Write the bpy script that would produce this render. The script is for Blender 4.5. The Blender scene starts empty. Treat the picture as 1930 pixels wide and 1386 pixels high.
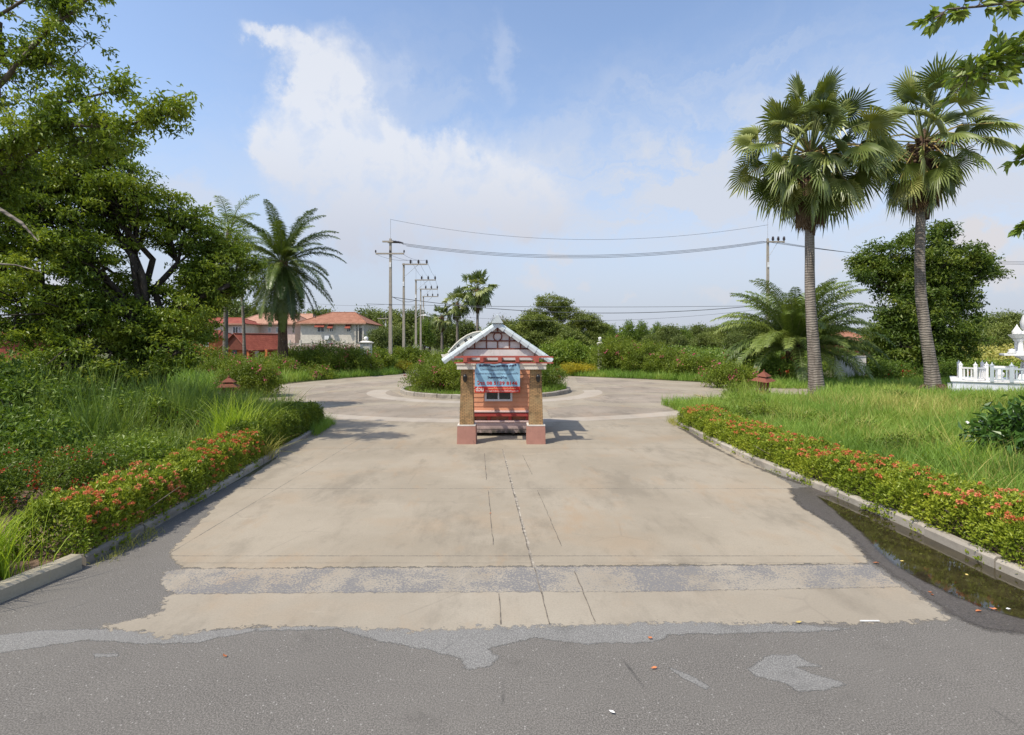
import bpy, math, random
import numpy as np
from mathutils import Vector, Matrix
R = math.radians
rng = np.random.default_rng(7)
random.seed(7)
scene = bpy.context.scene
COL = scene.collection
# ---------------------------------------------------------------- camera
F, CX, HY, CAMZ = 965.0, 965.0, 655.0, 2.5      # pixels of the 1930x1386 photograph
cam = bpy.data.cameras.new("camera"); camo = bpy.data.objects.new("camera", cam); COL.objects.link(camo)
camo.location = (0, 0, CAMZ); camo.rotation_euler = (R(90), 0, 0)
cam.sensor_width = 36; cam.lens = 18; cam.shift_y = (HY - 693) / 1930.0
cam.clip_start = 0.1; cam.clip_end = 6000
scene.camera = camo
# ---------------------------------------------------------------- sun and view
SUN = Vector((0.52, 0.40, -1.0)).normalized()
sl = bpy.data.lights.new("sun", 'SUN'); sl.energy = 4.9; sl.angle = R(0.53); sl.color = (1.0, 0.925, 0.81)
so = bpy.data.objects.new("sun", sl); COL.objects.link(so)
so.rotation_euler = SUN.to_track_quat('-Z', 'Y').to_euler()
scene.view_settings.view_transform = 'Standard'; scene.view_settings.look = 'None'
scene.view_settings.exposure = 0.02; scene.view_settings.gamma = 1
scene.cycles.max_bounces = 6; scene.cycles.diffuse_bounces = 3; scene.cycles.glossy_bounces = 3
scene.cycles.transparent_max_bounces = 8; scene.cycles.transmission_bounces = 4
# ---------------------------------------------------------------- world
def px_dir(px, py):
    az = math.atan2(px - CX, F); el = math.atan((HY - py) / F * math.cos(az)); return az, el
def build_world():
    w = bpy.data.worlds.new("World"); scene.world = w; w.use_nodes = True
    w.cycles.sampling_method = 'MANUAL'; w.cycles.sample_map_resolution = 512
    nt = w.node_tree; N = nt.nodes; L = nt.links; N.clear()
    def m(op, a, b=None, c=None, clamp=False):
        n = N.new('ShaderNodeMath'); n.operation = op; n.use_clamp = clamp
        for i, x in enumerate((a, b, c)):
            if x is None: continue
            if hasattr(x, 'links') or hasattr(x, 'is_output'): L.new(x, n.inputs[i])
            else: n.inputs[i].default_value = x
        return n.outputs[0]
    def vm(op, a, b=None):
        n = N.new('ShaderNodeVectorMath'); n.operation = op
        for i, x in enumerate((a, b)):
            if x is None: continue
            if hasattr(x, 'is_output'): L.new(x, n.inputs[i])
            else: n.inputs[i].default_value = x
        return n.outputs['Value'] if op == 'LENGTH' else n.outputs[0]
    def mix(f, a, b):
        n = N.new('ShaderNodeMix'); n.data_type = 'RGBA'; n.clamp_factor = True
        for i, x in ((0, f), (6, a), (7, b)):
            if hasattr(x, 'is_output'): L.new(x, n.inputs[i])
            else: n.inputs[i].default_value = x
        return n.outputs[2]
    def noise(v, sc, det=5, rough=.55, dist=0):
        n = N.new('ShaderNodeTexNoise'); L.new(v, n.inputs['Vector']); n.inputs['Scale'].default_value = sc
        n.inputs['Detail'].default_value = det; n.inputs['Roughness'].default_value = rough; n.inputs['Distortion'].default_value = dist
        return n
    def mr(x, a, b, c=0, d=1):
        n = N.new('ShaderNodeMapRange'); n.interpolation_type = 'SMOOTHSTEP'; L.new(x, n.inputs[0])
        for i, q in enumerate((a, b, c, d)): n.inputs[i + 1].default_value = q
        return n.outputs[0]
    sky = N.new('ShaderNodeTexSky'); sky.sky_type = 'NISHITA'; sky.sun_disc = False
    sky.sun_elevation = math.asin(-SUN.z); sky.sun_rotation = math.atan2(-SUN.x, -SUN.y) % (2 * math.pi)
    sky.air_density = 1.0; sky.dust_density = 1.0; sky.ozone_density = 2.0; sky.altitude = 0
    tc = N.new('ShaderNodeTexCoord'); sep = N.new('ShaderNodeSeparateXYZ'); L.new(tc.outputs['Generated'], sep.inputs[0])
    az = m('ARCTAN2', sep.outputs[0], sep.outputs[1]); el = m('ARCSINE', sep.outputs[2])
    cmb = N.new('ShaderNodeCombineXYZ'); L.new(az, cmb.inputs[0]); L.new(el, cmb.inputs[1])
    p = cmb.outputs[0]
    nz = noise(p, 5.0, 7, .6, .3); d = vm('SUBTRACT', nz.outputs['Color'], (.5, .5, .5)); d = vm('MULTIPLY', d, (.17, .15, 0))
    nz2 = noise(p, 22.0, 5, .65, .0); d2 = vm('MULTIPLY', vm('SUBTRACT', nz2.outputs['Color'], (.5, .5, .5)), (.085, .07, 0))
    q = vm('ADD', vm('ADD', p, d), d2)
    def blobs(lst, soft=0.0):
        tot = None
        for (px, py, rw, rh, ang, st) in lst:
            a0, e0 = px_dir(px, py); k = math.cos(a0) ** 2 / F
            s = vm('SUBTRACT', q, (a0, e0, 0))
            if ang:
                rot = N.new('ShaderNodeVectorRotate'); rot.rotation_type = 'Z_AXIS'; L.new(s, rot.inputs['Vector']); rot.inputs['Angle'].default_value = R(-ang); s = rot.outputs[0]
            s = vm('MULTIPLY', s, (1 / (rw * k), 1 / (rh * k), 0))
            v = mr(vm('LENGTH', s), 1.0, soft, 0, st)
            tot = v if tot is None else m('ADD', tot, v)
        return tot
    main = blobs([(520, 65, 110, 40, -15, .7), (620, 140, 150, 130, 0, .95), (600, 250, 170, 120, 0, .95), (730, 290, 260, 110, -15, .9),
                  (900, 345, 230, 95, -20, .8), (985, 400, 130, 70, -25, .7), (590, 300, 150, 60, -10, .5), (945, 110, 55, 170, 0, .38), (760, 135, 70, 70, 30, .4), (700, 390, 300, 110, 0, .6), (840, 430, 330, 130, 0, .6), (1010, 330, 190, 90, -20, .45), (690, 470, 260, 90, 0, .35), (560, 320, 110, 70, 20, .5)], .1)
    puffs = blobs([(1015, 522, 38, 30, 0, .5), (1050, 485, 20, 20, 0, .4), (1098, 530, 22, 14, 0, .35), (1185, 545, 22, 12, 0, .3), (1340, 560, 45, 25, 0, .35),
                   (1850, 450, 75, 40, -25, .95), (1890, 510, 110, 55, 0, .75), (1700, 560, 120, 30, 0, .3), (1560, 490, 60, 28, 0, .35), (930, 440, 130, 50, 0, .2), (60, 540, 120, 50, 0, .5), (330, 370, 120, 50, 0, .3)], .25)
    veil = blobs([(1250, 280, 520, 230, 12, .75), (1650, 360, 650, 330, 0, .8), (1150, 420, 460, 200, 0, .6), (300, 380, 500, 200, 0, .35), (1900, 300, 350, 400, 0, .5), (760, 260, 500, 260, 0, .35)], 0)
    streak = noise(vm('MULTIPLY', q, (2.2, 7.0, 1.0)), 1.7, 8, .62, .9)
    veil = m('MULTIPLY', veil, mr(streak.outputs['Fac'], .34, .66, .28, 1.2))
    body = noise(p, 14.0, 6, .6, .2)
    main = m('MULTIPLY', mr(main, .12, .95, 0, 1.0), mr(body.outputs['Fac'], .28, .68, .5, 1.12))
    # thin cloud over the half of the sky behind the camera
    back = m('MULTIPLY', mr(streak.outputs['Fac'], .45, .7, 0, .5), mr(sep.outputs[1], .1, -.4, 0, 1))
    hz = mr(el, .42, .02, 0, .95)
    base = mix(1.0, sky.outputs[0], (1, 1, 1, 1)); 
    mul = N.new('ShaderNodeMix'); mul.data_type = 'RGBA'; mul.blend_type = 'MULTIPLY'; mul.inputs[0].default_value = 1
    L.new(sky.outputs[0], mul.inputs[6]); mul.inputs[7].default_value = (SKYT[0], SKYT[1], SKYT[2], 1)
    c = mix(hz, mul.outputs[2], HAZEC)
    c = mix(m('ADD', veil, back, clamp=True), c, VEILC)
    shade = mr(el, .15, .40)
    cc = mix(shade, CLOUDL, CLOUDH)
    c = mix(m('MINIMUM', main, .86), c, cc)
    c = mix(m('MINIMUM', puffs, .9), c, PUFFC)
    bg = N.new('ShaderNodeBackground'); bg.inputs['Strength'].default_value = 0.108; L.new(c, bg.inputs['Color'])
    out = N.new('ShaderNodeOutputWorld'); L.new(bg.outputs[0], out.inputs['Surface'])
SKYT = (2.45, 2.3, 2.2)
HAZEC = (4.9, 5.3, 6.3, 1); VEILC = (6.0, 6.5, 7.5, 1); CLOUDL = (5.5, 5.75, 6.6, 1); CLOUDH = (7.6, 7.8, 8.3, 1); PUFFC = (6.7, 6.5, 6.7, 1)
build_world()

# ---------------------------------------------------------------- helpers
def G(px, py, z=0.0):
    Y = (CAMZ - z) * F / (py - HY); return Vector(((px - CX) / F * Y, Y, z))
def P(px, py, Y):
    return Vector(((px - CX) / F * Y, Y, CAMZ - (py - HY) / F * Y))
def tag(o, label=None, cat=None, group=None, kind=None):
    if label: o['label'] = label
    if cat: o['category'] = cat
    if group: o['group'] = group
    if kind: o['kind'] = kind
    return o
def empty(name, loc, label, cat, group=None, rz=0):
    o = bpy.data.objects.new(name, None); COL.objects.link(o); o.location = loc; o.rotation_euler.z = rz
    o.empty_display_size = .3
    return tag(o, label, cat, group)
def copy_tree(o, parent=None):
    c = o.copy(); COL.objects.link(c); c.parent = parent
    for ch in o.children: copy_tree(ch, c)
    return c

class MB:
    """collects polygons with a material index and a variation value per vertex"""
    def __init__(s): s.V = []; s.n = 0; s.F = {}; s.A = []; s.M = {}; s.S = {}
    def add(s, V, Fs, mi=0, v=0.5, smooth=False):
        V = np.asarray(V, float).reshape(-1, 3)
        s.V.append(V); 
        s.A.append(np.full(len(V), v) if np.isscalar(v) else np.asarray(v, float))
        if not isinstance(Fs, (list, tuple)): Fs = [Fs]
        if len(Fs) and not isinstance(Fs[0], np.ndarray): 
            d = {}
            for f in Fs: d.setdefault(len(f), []).append(f)
            Fs = [np.array(x) for x in d.values()]
        for f in Fs:
            k = f.shape[1]
            s.F.setdefault(k, []).append(f + s.n)
            s.M.setdefault(k, []).append(np.full(len(f), mi)); s.S.setdefault(k, []).append(np.full(len(f), smooth))
        s.n += len(V); return s
    def build(s, name, mats, parent=None):
        me = bpy.data.meshes.new(name)
        V = np.concatenate(s.V).astype(np.float32)
        me.vertices.add(len(V)); me.vertices.foreach_set('co', V.ravel())
        loops = []; starts = []; tot = 0; mi = []; sm = []
        for k, fl in s.F.items():
            f = np.concatenate(fl); loops.append(f.ravel()); starts.append(tot + np.arange(len(f)) * k); tot += f.size
            mi.append(np.concatenate(s.M[k])); sm.append(np.concatenate(s.S[k]))
        loops = np.concatenate(loops).astype(np.int32); starts = np.concatenate(starts).astype(np.int32)
        me.loops.add(len(loops)); me.loops.foreach_set('vertex_index', loops)
        me.polygons.add(len(starts)); me.polygons.foreach_set('loop_start', starts)
        me.polygons.foreach_set('material_index', np.concatenate(mi).astype(np.int32))
        me.update(calc_edges=True)
        me.polygons.foreach_set('use_smooth', np.concatenate(sm).astype(bool))
        a = me.attributes.new('v', 'FLOAT', 'POINT'); a.data.foreach_set('value', np.concatenate(s.A).astype(np.float32))
        me.validate()
        if not isinstance(mats, (list, tuple)): mats = [mats]
        for m_ in mats: me.materials.append(m_)
        o = bpy.data.objects.new(name, me); COL.objects.link(o)
        if parent is not None:
            o.parent = parent
        return o
    def box(s, x0, x1, y0, y1, z0, z1, mi=0, v=.5, M=None):
        V = np.array([(x, y, z) for z in (z0, z1) for y in (y0, y1) for x in (x0, x1)], float)
        if M is not None: V = np.array([M @ Vector(q) for q in V])
        return s.add(V, [(0, 2, 3, 1), (4, 5, 7, 6), (0, 1, 5, 4), (2, 6, 7, 3), (0, 4, 6, 2), (1, 3, 7, 5)], mi, v)
    def frust(s, cx, cy, z0, z1, w0, d0, w1, d1, mi=0, v=.5):
        V = [(cx + a * w0 / 2, cy + b * d0 / 2, z0) for a, b in ((-1, -1), (1, -1), (1, 1), (-1, 1))] + [(cx + a * w1 / 2, cy + b * d1 / 2, z1) for a, b in ((-1, -1), (1, -1), (1, 1), (-1, 1))]
        return s.add(V, [(0, 3, 2, 1), (4, 5, 6, 7), (0, 1, 5, 4), (1, 2, 6, 5), (2, 3, 7, 6), (3, 0, 4, 7)], mi, v)
    def tube(s, pts, rad, n=8, mi=0, v=.5, cap=True, smooth=True, wob=0):
        pts = [Vector(p) for p in pts]; V = []; 
        if not hasattr(rad, '__len__'): rad = [rad] * len(pts)
        up = Vector((0, 0, 1)); prev = None
        for i, p in enumerate(pts):
            t = (pts[min(i + 1, len(pts) - 1)] - pts[max(i - 1, 0)]).normalized()
            a = t.cross(up) if prev is None else prev - t * prev.dot(t)
            if a.length < 1e-4: a = t.cross(Vector((1, 0, 0)))
            a.normalize(); prev = a.copy(); b = t.cross(a)
            for k in range(n):
                th = 2 * math.pi * k / n; r = rad[i] * (1 + (random.uniform(-wob, wob) if wob else 0))
                V.append(p + a * math.cos(th) * r + b * math.sin(th) * r)
        Q = []
        for i in range(len(pts) - 1):
            for k in range(n):
                Q.append((i * n + k, i * n + (k + 1) % n, (i + 1) * n + (k + 1) % n, (i + 1) * n + k))
        s.add([tuple(x) for x in V], [np.array(Q)], mi, v, smooth)
        if cap:
            m_ = len(pts) - 1
            s.add([tuple(x) for x in V[:n]], [np.array([list(range(n))[::-1]])], mi, v); s.add([tuple(x) for x in V[m_ * n:]], [np.array([list(range(n))])], mi, v)
        return s
    def lathe(s, c, prof, n=16, mi=0, v=.5, smooth=True):
        V = []; 
        for r, z in prof:
            for k in range(n):
                th = 2 * math.pi * k / n; V.append((c[0] + r * math.cos(th), c[1] + r * math.sin(th), c[2] + z))
        Q = [(i * n + k, i * n + (k + 1) % n, (i + 1) * n + (k + 1) % n, (i + 1) * n + k) for i in range(len(prof) - 1) for k in range(n)]
        return s.add(V, [np.array(Q)], mi, v, smooth)
    def leaves(s, C, L, asp=.4, mi=0, v=None, droop=.3, up=.6, D=None, fold=.12):
        """folded four-cornered leaves at points C"""
        C = np.asarray(C, float); n = len(C)
        if n == 0: return s
        L = np.broadcast_to(np.asarray(L, float), (n,)) * rng.uniform(.7, 1.3, n)
        d = rng.normal(size=(n, 3)); 
        if D is not None: d = d * .5 + D
        d[:, 2] -= droop; d /= np.linalg.norm(d, axis=1)[:, None]
        nn = rng.normal(size=(n, 3)); nn[:, 2] += up * 2; nn -= d * (nn * d).sum(1)[:, None]; nn /= np.linalg.norm(nn, axis=1)[:, None] + 1e-9
        sd = np.cross(d, nn); w = (L * asp / 2)[:, None]; Lc = L[:, None]
        V = np.stack([C, C + d * Lc * .45 + sd * w + nn * Lc * fold, C + d * Lc - nn * Lc * fold * .6, C + d * Lc * .45 - sd * w + nn * Lc * fold], 1).reshape(-1, 3)
        Q = np.arange(n * 4).reshape(n, 4)
        if v is None: v = rng.uniform(0, 1, n)
        return s.add(V, [Q], mi, np.repeat(v, 4))
    def blades(s, B, H, W, lean=.35, mi=0, v=None, curl=.5, wind=(0, 0)):
        """curved grass blades, two segments and a tip"""
        B = np.asarray(B, float); n = len(B)
        if n == 0: return s
        H = np.broadcast_to(np.asarray(H, float), (n,)) * rng.uniform(.55, 1.25, n); W = np.broadcast_to(np.asarray(W, float), (n,)) * rng.uniform(.7, 1.3, n)
        th = rng.uniform(0, 2 * np.pi, n); le = np.abs(rng.normal(lean, lean * .5, n)); dx = np.cos(th) * le + wind[0]; dy = np.sin(th) * le + wind[1]
        ph = rng.uniform(0, np.pi, n); sx = np.cos(ph) * W / 2; sy = np.sin(ph) * W / 2; z0 = np.zeros(n)
        sd = np.stack([sx, sy, z0], 1)
        def at(t): return B + np.stack([dx * H * t ** (1 + curl), dy * H * t ** (1 + curl), H * (t - .28 * le * t * t)], 1)
        b, m1, m2, t = at(0.0), at(.4), at(.75), at(1.0)
        V = np.stack([b - sd, b + sd, m1 - sd * .9, m1 + sd * .9, m2 - sd * .6, m2 + sd * .6, t], 1).reshape(-1, 3)
        i = np.arange(n)[:, None] * 7
        Q = np.concatenate([i + [0, 1, 3, 2], i + [2, 3, 5, 4]]); T = i + np.array([4, 5, 6])
        if v is None: v = rng.uniform(0, 1, n)
        return s.add(V, [Q, T], mi, np.repeat(v, 7))

def poly_sheet(name, pts, z, mat, kind='structure', grid=None, jag=0.0, seg=.25):
    """flat polygon laid on the ground, its outline roughened"""
    pts = [Vector((p[0], p[1], 0)) for p in pts]; out = []
    for i, a in enumerate(pts):
        b = pts[(i + 1) % len(pts)]; L = (b - a).length; k = max(1, int(L / seg)) if jag else 1
        for j in range(k):
            q = a.lerp(b, j / k)
            if jag and j: q += Vector((random.gauss(0, jag), random.gauss(0, jag), 0))
            out.append(q)
    import bmesh
    bm = bmesh.new(); f = bm.faces.new([bm.verts.new((q.x, q.y, z)) for q in out]); f.normal_update()
    if f.normal.z < 0: f.normal_flip()
    bmesh.ops.triangulate(bm, faces=bm.faces[:], ngon_method='EAR_CLIP')
    me = bpy.data.meshes.new(name); bm.to_mesh(me); bm.free(); me.materials.append(mat)
    o = bpy.data.objects.new(name, me); COL.objects.link(o)
    if kind: o['kind'] = kind
    return o

def soft_sheet(name, pts, z, mat, cell=.05, margin=.12, kind='structure'):
    """a thin sheet on the ground whose material frays out along the outline (attribute e = distance inside it)"""
    Pn = np.array([(p[0], p[1]) for p in pts]); x0, y0 = Pn.min(0) - margin; x1, y1 = Pn.max(0) + margin
    nx, ny = int((x1 - x0) / cell) + 2, int((y1 - y0) / cell) + 2
    xs = x0 + np.arange(nx) * cell; ys = y0 + np.arange(ny) * cell; XX, YY = np.meshgrid(xs, ys); Q = np.stack([XX.ravel(), YY.ravel()], 1)
    D = np.full(len(Q), 1e9); inside = np.zeros(len(Q), bool)
    for i in range(len(Pn)):
        a, b = Pn[i], Pn[(i + 1) % len(Pn)]; ab = b - a; t = np.clip(((Q - a) @ ab) / (ab @ ab + 1e-12), 0, 1)
        D = np.minimum(D, np.hypot(*(Q - a - t[:, None] * ab).T))
        c = (a[1] > Q[:, 1]) != (b[1] > Q[:, 1]); xi = a[0] + (Q[:, 1] - a[1]) * ab[0] / (ab[1] if abs(ab[1]) > 1e-12 else 1e-12); inside ^= c & (Q[:, 0] < xi)
    e = np.where(inside, D, -D)
    I = (np.arange(ny - 1)[:, None] * nx + np.arange(nx - 1)[None]).ravel(); F4 = np.stack([I, I + 1, I + nx + 1, I + nx], 1)
    F4 = F4[(e[F4] > -margin).any(1)]; used = np.unique(F4); mp = np.full(len(Q), -1); mp[used] = np.arange(len(used))
    V = np.column_stack([Q[used], np.full(len(used), z)])
    o = MB().add(V, [mp[F4]], 0, e[used]).build(name, mat)
    if kind: o['kind'] = kind
    return o

# ---------------------------------------------------------------- materials
class MT:
    def __init__(s, name, rough=.8, spec=.3):
        s.m = bpy.data.materials.new(name); s.m.use_nodes = True; s.nt = s.m.node_tree; s.N = s.nt.nodes; s.L = s.nt.links
        s.b = s.N['Principled BSDF']; s.b.inputs['Roughness'].default_value = rough; s.b.inputs['Specular IOR Level'].default_value = spec
        s.tc = s.N.new('ShaderNodeTexCoord'); s.co = s.tc.outputs['Object']
    def set(s, inp, x):
        if hasattr(x, 'is_output'): s.L.new(x, inp)
        else: inp.default_value = x if not (isinstance(x, tuple) and len(x) == 3 and len(inp.default_value) == 4) else (*x, 1)
    def noise(s, sc, det=4, rough=.6, scale=(1, 1, 1), dist=0, out='Fac', off=(0, 0, 0)):
        mp = s.N.new('ShaderNodeMapping'); s.L.new(s.co, mp.inputs[0]); mp.inputs['Scale'].default_value = scale; mp.inputs['Location'].default_value = off
        n = s.N.new('ShaderNodeTexNoise'); s.L.new(mp.outputs[0], n.inputs['Vector'])
        n.inputs['Scale'].default_value = sc; n.inputs['Detail'].default_value = det; n.inputs['Roughness'].default_value = rough; n.inputs['Distortion'].default_value = dist
        return n.outputs[out]
    def voro(s, sc, feat='F1', scale=(1, 1, 1), out='Distance'):
        mp = s.N.new('ShaderNodeMapping'); s.L.new(s.co, mp.inputs[0]); mp.inputs['Scale'].default_value = scale
        n = s.N.new('ShaderNodeTexVoronoi'); n.feature = feat; s.L.new(mp.outputs[0], n.inputs['Vector']); n.inputs['Scale'].default_value = sc
        return n.outputs[out]
    def attr(s, name='v'):
        n = s.N.new('ShaderNodeAttribute'); n.attribute_name = name; return n.outputs['Fac']
    def rnd(s): return s.N.new('ShaderNodeObjectInfo').outputs['Random']
    def mr(s, x, a, b, c=0, d=1, smooth=True):
        n = s.N.new('ShaderNodeMapRange'); n.interpolation_type = 'SMOOTHSTEP' if smooth else 'LINEAR'; s.set(n.inputs[0], x)
        for i, q in enumerate((a, b, c, d)): s.set(n.inputs[i + 1], q)
        return n.outputs[0]
    def mix(s, f, a, b, mode='MIX'):
        n = s.N.new('ShaderNodeMix'); n.data_type = 'RGBA'; n.blend_type = mode; n.clamp_factor = True
        s.set(n.inputs[0], f); s.set(n.inputs[6], a); s.set(n.inputs[7], b); return n.outputs[2]
    def math(s, op, a, b=None, clamp=False):
        n = s.N.new('ShaderNodeMath'); n.operation = op; n.use_clamp = clamp; s.set(n.inputs[0], a)
        if b is not None: s.set(n.inputs[1], b)
        return n.outputs[0]
    def sep(s):
        n = s.N.new('ShaderNodeSeparateXYZ'); s.L.new(s.co, n.inputs[0]); return n.outputs
    def ramp(s, f, stops):
        n = s.N.new('ShaderNodeValToRGB'); s.set(n.inputs[0], f); e = n.color_ramp.elements
        while len(e) < len(stops): e.new(.5)
        for q, (p, c) in zip(e, stops): q.position = p; q.color = (*c, 1)
        return n.outputs[0]
    def bump(s, h, st=.3, dist=.01):
        n = s.N.new('ShaderNodeBump'); n.inputs['Strength'].default_value = st; n.inputs['Distance'].default_value = dist; s.L.new(h, n.inputs['Height']); s.L.new(n.outputs[0], s.b.inputs['Normal'])
    def col(s, c): s.set(s.b.inputs['Base Color'], c); return s
    def rough(s, c): s.set(s.b.inputs['Roughness'], c); return s

def plain(name, c, rough=.6, spec=.3, var=.12, sc=4, bump=0, metal=0):
    t = MT(name, rough, spec); n = t.noise(sc, 5, .65)
    d = tuple(x * (1 - var * 2) for x in c); l = tuple(min(1, x * (1 + var)) for x in c)
    t.col(t.mix(t.mr(n, .3, .7), d, l)); t.b.inputs['Metallic'].default_value = metal
    if bump: t.bump(t.noise(sc * 6, 4), bump, .01)
    return t.m
def leafmat(name, stops, trans=.35, rough=.45, spec=.35, big=.5, bsc=.7, tone=(1.10, 1.08, .80)):
    """leaf colour by leaf, with slow drift across the plant; light passes through"""
    t = MT(name, rough, spec)
    if 'petal' not in name and 'dead' not in name: stops = [(p, tuple(a * b for a, b in zip(c, tone))) for p, c in stops]
    v = t.math('ADD', t.math('MULTIPLY', t.attr(), 1 - big), t.math('MULTIPLY', t.mr(t.noise(bsc, 3), .3, .7), big))
    c = t.ramp(v, stops); t.col(c)
    tr = t.N.new('ShaderNodeBsdfTranslucent'); t.L.new(t.mix(1.0, c, (1.0, 1.0, .45), 'MULTIPLY'), tr.inputs['Color'])
    mx = t.N.new('ShaderNodeMixShader'); mx.inputs[0].default_value = trans
    t.L.new(t.b.outputs[0], mx.inputs[1]); t.L.new(tr.outputs[0], mx.inputs[2])
    o = [n for n in t.N if n.type == 'OUTPUT_MATERIAL'][0]; t.L.new(mx.outputs[0], o.inputs['Surface'])
    return t.m
def green(a, b, c): return [(0.0, a), (.5, b), (1.0, c)]
M = {}
M['leaf_dark'] = leafmat('dark_leaf', green((.035, .07, .016), (.10, .155, .028), (.24, .28, .05)))
M['leaf_tree'] = leafmat('tree_leaf', green((0.06, 0.11, 0.022), (0.17, 0.24, 0.038), (0.37, 0.42, 0.075)))
M['leaf_mid'] = leafmat('mid_leaf', green((0.055, 0.1, 0.022), (0.125, 0.2, 0.035), (0.24, 0.31, 0.06)))
M['leaf_far'] = leafmat('far_leaf', green((0.08, 0.11, 0.035), (0.13, 0.17, 0.05), (0.2, 0.235, 0.07)), trans=.25, bsc=.25)
M['leaf_rain'] = leafmat('rain_tree_leaf', green((0.1, 0.14, 0.04), (0.165, 0.205, 0.055), (0.24, 0.28, 0.08)), trans=.25, bsc=.3)
M['leaf_light'] = leafmat('light_leaf', green((0.1, 0.16, 0.03), (0.18, 0.26, 0.04), (0.29, 0.36, 0.06)))
M['leaf_boug'] = leafmat('shrub_leaf', green((0.08, 0.12, 0.02), (0.16, 0.22, 0.03), (0.27, 0.31, 0.045)))
M['leaf_hedge'] = leafmat('hedge_leaf', green((0.08, 0.13, 0.02), (0.19, 0.26, 0.03), (0.36, 0.4, 0.05)), trans=.3, big=.35, bsc=1.5)
M['leaf_hedge_dark'] = leafmat('dark_hedge_leaf', green((0.05, 0.085, 0.014), (0.11, 0.17, 0.022), (0.21, 0.26, 0.03)), trans=.3, big=.35, bsc=1.5)
M['leaf_plum'] = leafmat('glossy_leaf', green((0.03, 0.07, 0.018), (0.06, 0.13, 0.03), (0.11, 0.2, 0.045)), trans=.2, rough=.28, spec=.6)
M['leaf_yellow'] = leafmat('yellow_leaf', green((.22, .22, .03), (.42, .36, .03), (.60, .48, .05)))
M['leaf_branch'] = leafmat('branch_leaf', green((0.09, 0.15, 0.025), (0.18, 0.26, 0.05), (0.36, 0.42, 0.15)), trans=.4, rough=.3, spec=.5)
M['grass'] = leafmat('grass_blade', green((0.11, 0.2, 0.04), (0.21, 0.34, 0.07), (0.4, 0.46, 0.14)), trans=.4, rough=.5, big=.55, bsc=.35)
M['grass_shaded'] = leafmat('shaded_grass_blade', green((.07, .13, .035), (.15, .23, .06), (.28, .34, .10)), trans=.4, rough=.5, big=.5, bsc=.4)  # darker copy of the grass, tree shade put into its greens
M['grass_dry'] = leafmat('dry_grass_blade', green((0.26, 0.28, 0.09), (0.38, 0.37, 0.13), (0.52, 0.46, 0.22)), trans=.35, rough=.6)
M['grass_lime'] = leafmat('lime_grass_blade', green((0.2, 0.32, 0.03), (0.34, 0.46, 0.05), (0.5, 0.56, 0.12)), trans=.45, rough=.5)
M['fan'] = leafmat('fan_palm_leaf', green((0.08, 0.115, 0.035), (0.16, 0.205, 0.065), (0.33, 0.35, 0.15)), trans=.2, rough=.38, spec=.5, big=.3)
M['pinn'] = leafmat('feather_palm_leaf', green((0.045, 0.075, 0.022), (0.085, 0.13, 0.035), (0.17, 0.21, 0.06)), trans=.25, rough=.38, spec=.5, big=.3)
M['pinn_g'] = leafmat('low_palm_leaf', green((0.08, 0.125, 0.035), (0.15, 0.21, 0.055), (0.26, 0.31, 0.11)), trans=.25, rough=.42, spec=.5, big=.3)
M['dead'] = leafmat('dead_palm_leaf', green((.10, .06, .03), (.20, .13, .07), (.34, .24, .14)), trans=.1, rough=.8)
M['petiole'] = plain('palm_petiole', (.38, .28, .09), .6, var=.2)
M['petiole_g'] = plain('green_palm_petiole', (.16, .19, .06), .6, var=.2)
M['ixora'] = leafmat('ixora_petal', green((0.5, 0.11, 0.045), (0.64, 0.19, 0.08), (0.76, 0.32, 0.17)), trans=.25, rough=.6)
M['ixora_red'] = leafmat('red_ixora_petal', green((.35, .03, .02), (.5, .06, .03), (.62, .12, .07)), trans=.25, rough=.6)
M['pink'] = leafmat('pink_petal', green((.50, .05, .12), (.60, .10, .20), (.70, .2, .32)), trans=.25, rough=.6)
M['white_petal'] = plain('white_petal', (.75, .76, .7), .6)
def bark(name, c1, c2, sc=6, rings=0):
    t = MT(name, .9, .15); n = t.noise(sc, 6, .7, (1, 1, .25)); c = t.mix(t.mr(n, .3, .7), c1, c2); h = n
    if rings:
        w = t.N.new('ShaderNodeTexWave'); w.wave_type = 'BANDS'; w.bands_direction = 'Z'; t.L.new(t.co, w.inputs[0]); w.inputs['Scale'].default_value = rings; w.inputs['Distortion'].default_value = 6; w.inputs['Detail'].default_value = 3
        c = t.mix(t.mr(w.outputs['Fac'], .35, .0, 0, .32), c, tuple(x * .5 for x in c1)); h = t.math('ADD', n, w.outputs['Fac'])
    c = t.mix(t.mr(t.noise(9, 3), .62, .72, 0, .5), c, (.36, .36, .33))
    t.col(c); t.bump(h, .6, .03); return t.m
M['bark'] = bark('tree_bark', (.07, .055, .04), (.17, .14, .11))
M['bark_dark'] = bark('dark_bark', (.03, .025, .02), (.08, .065, .05))
M['bark_palm'] = bark('palm_bark', (.11, .092, .075), (.27, .235, .195), 3, 2.4)
M['bark_fiber'] = bark('palm_fibre', (.05, .03, .02), (.14, .09, .055), 8)

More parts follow.
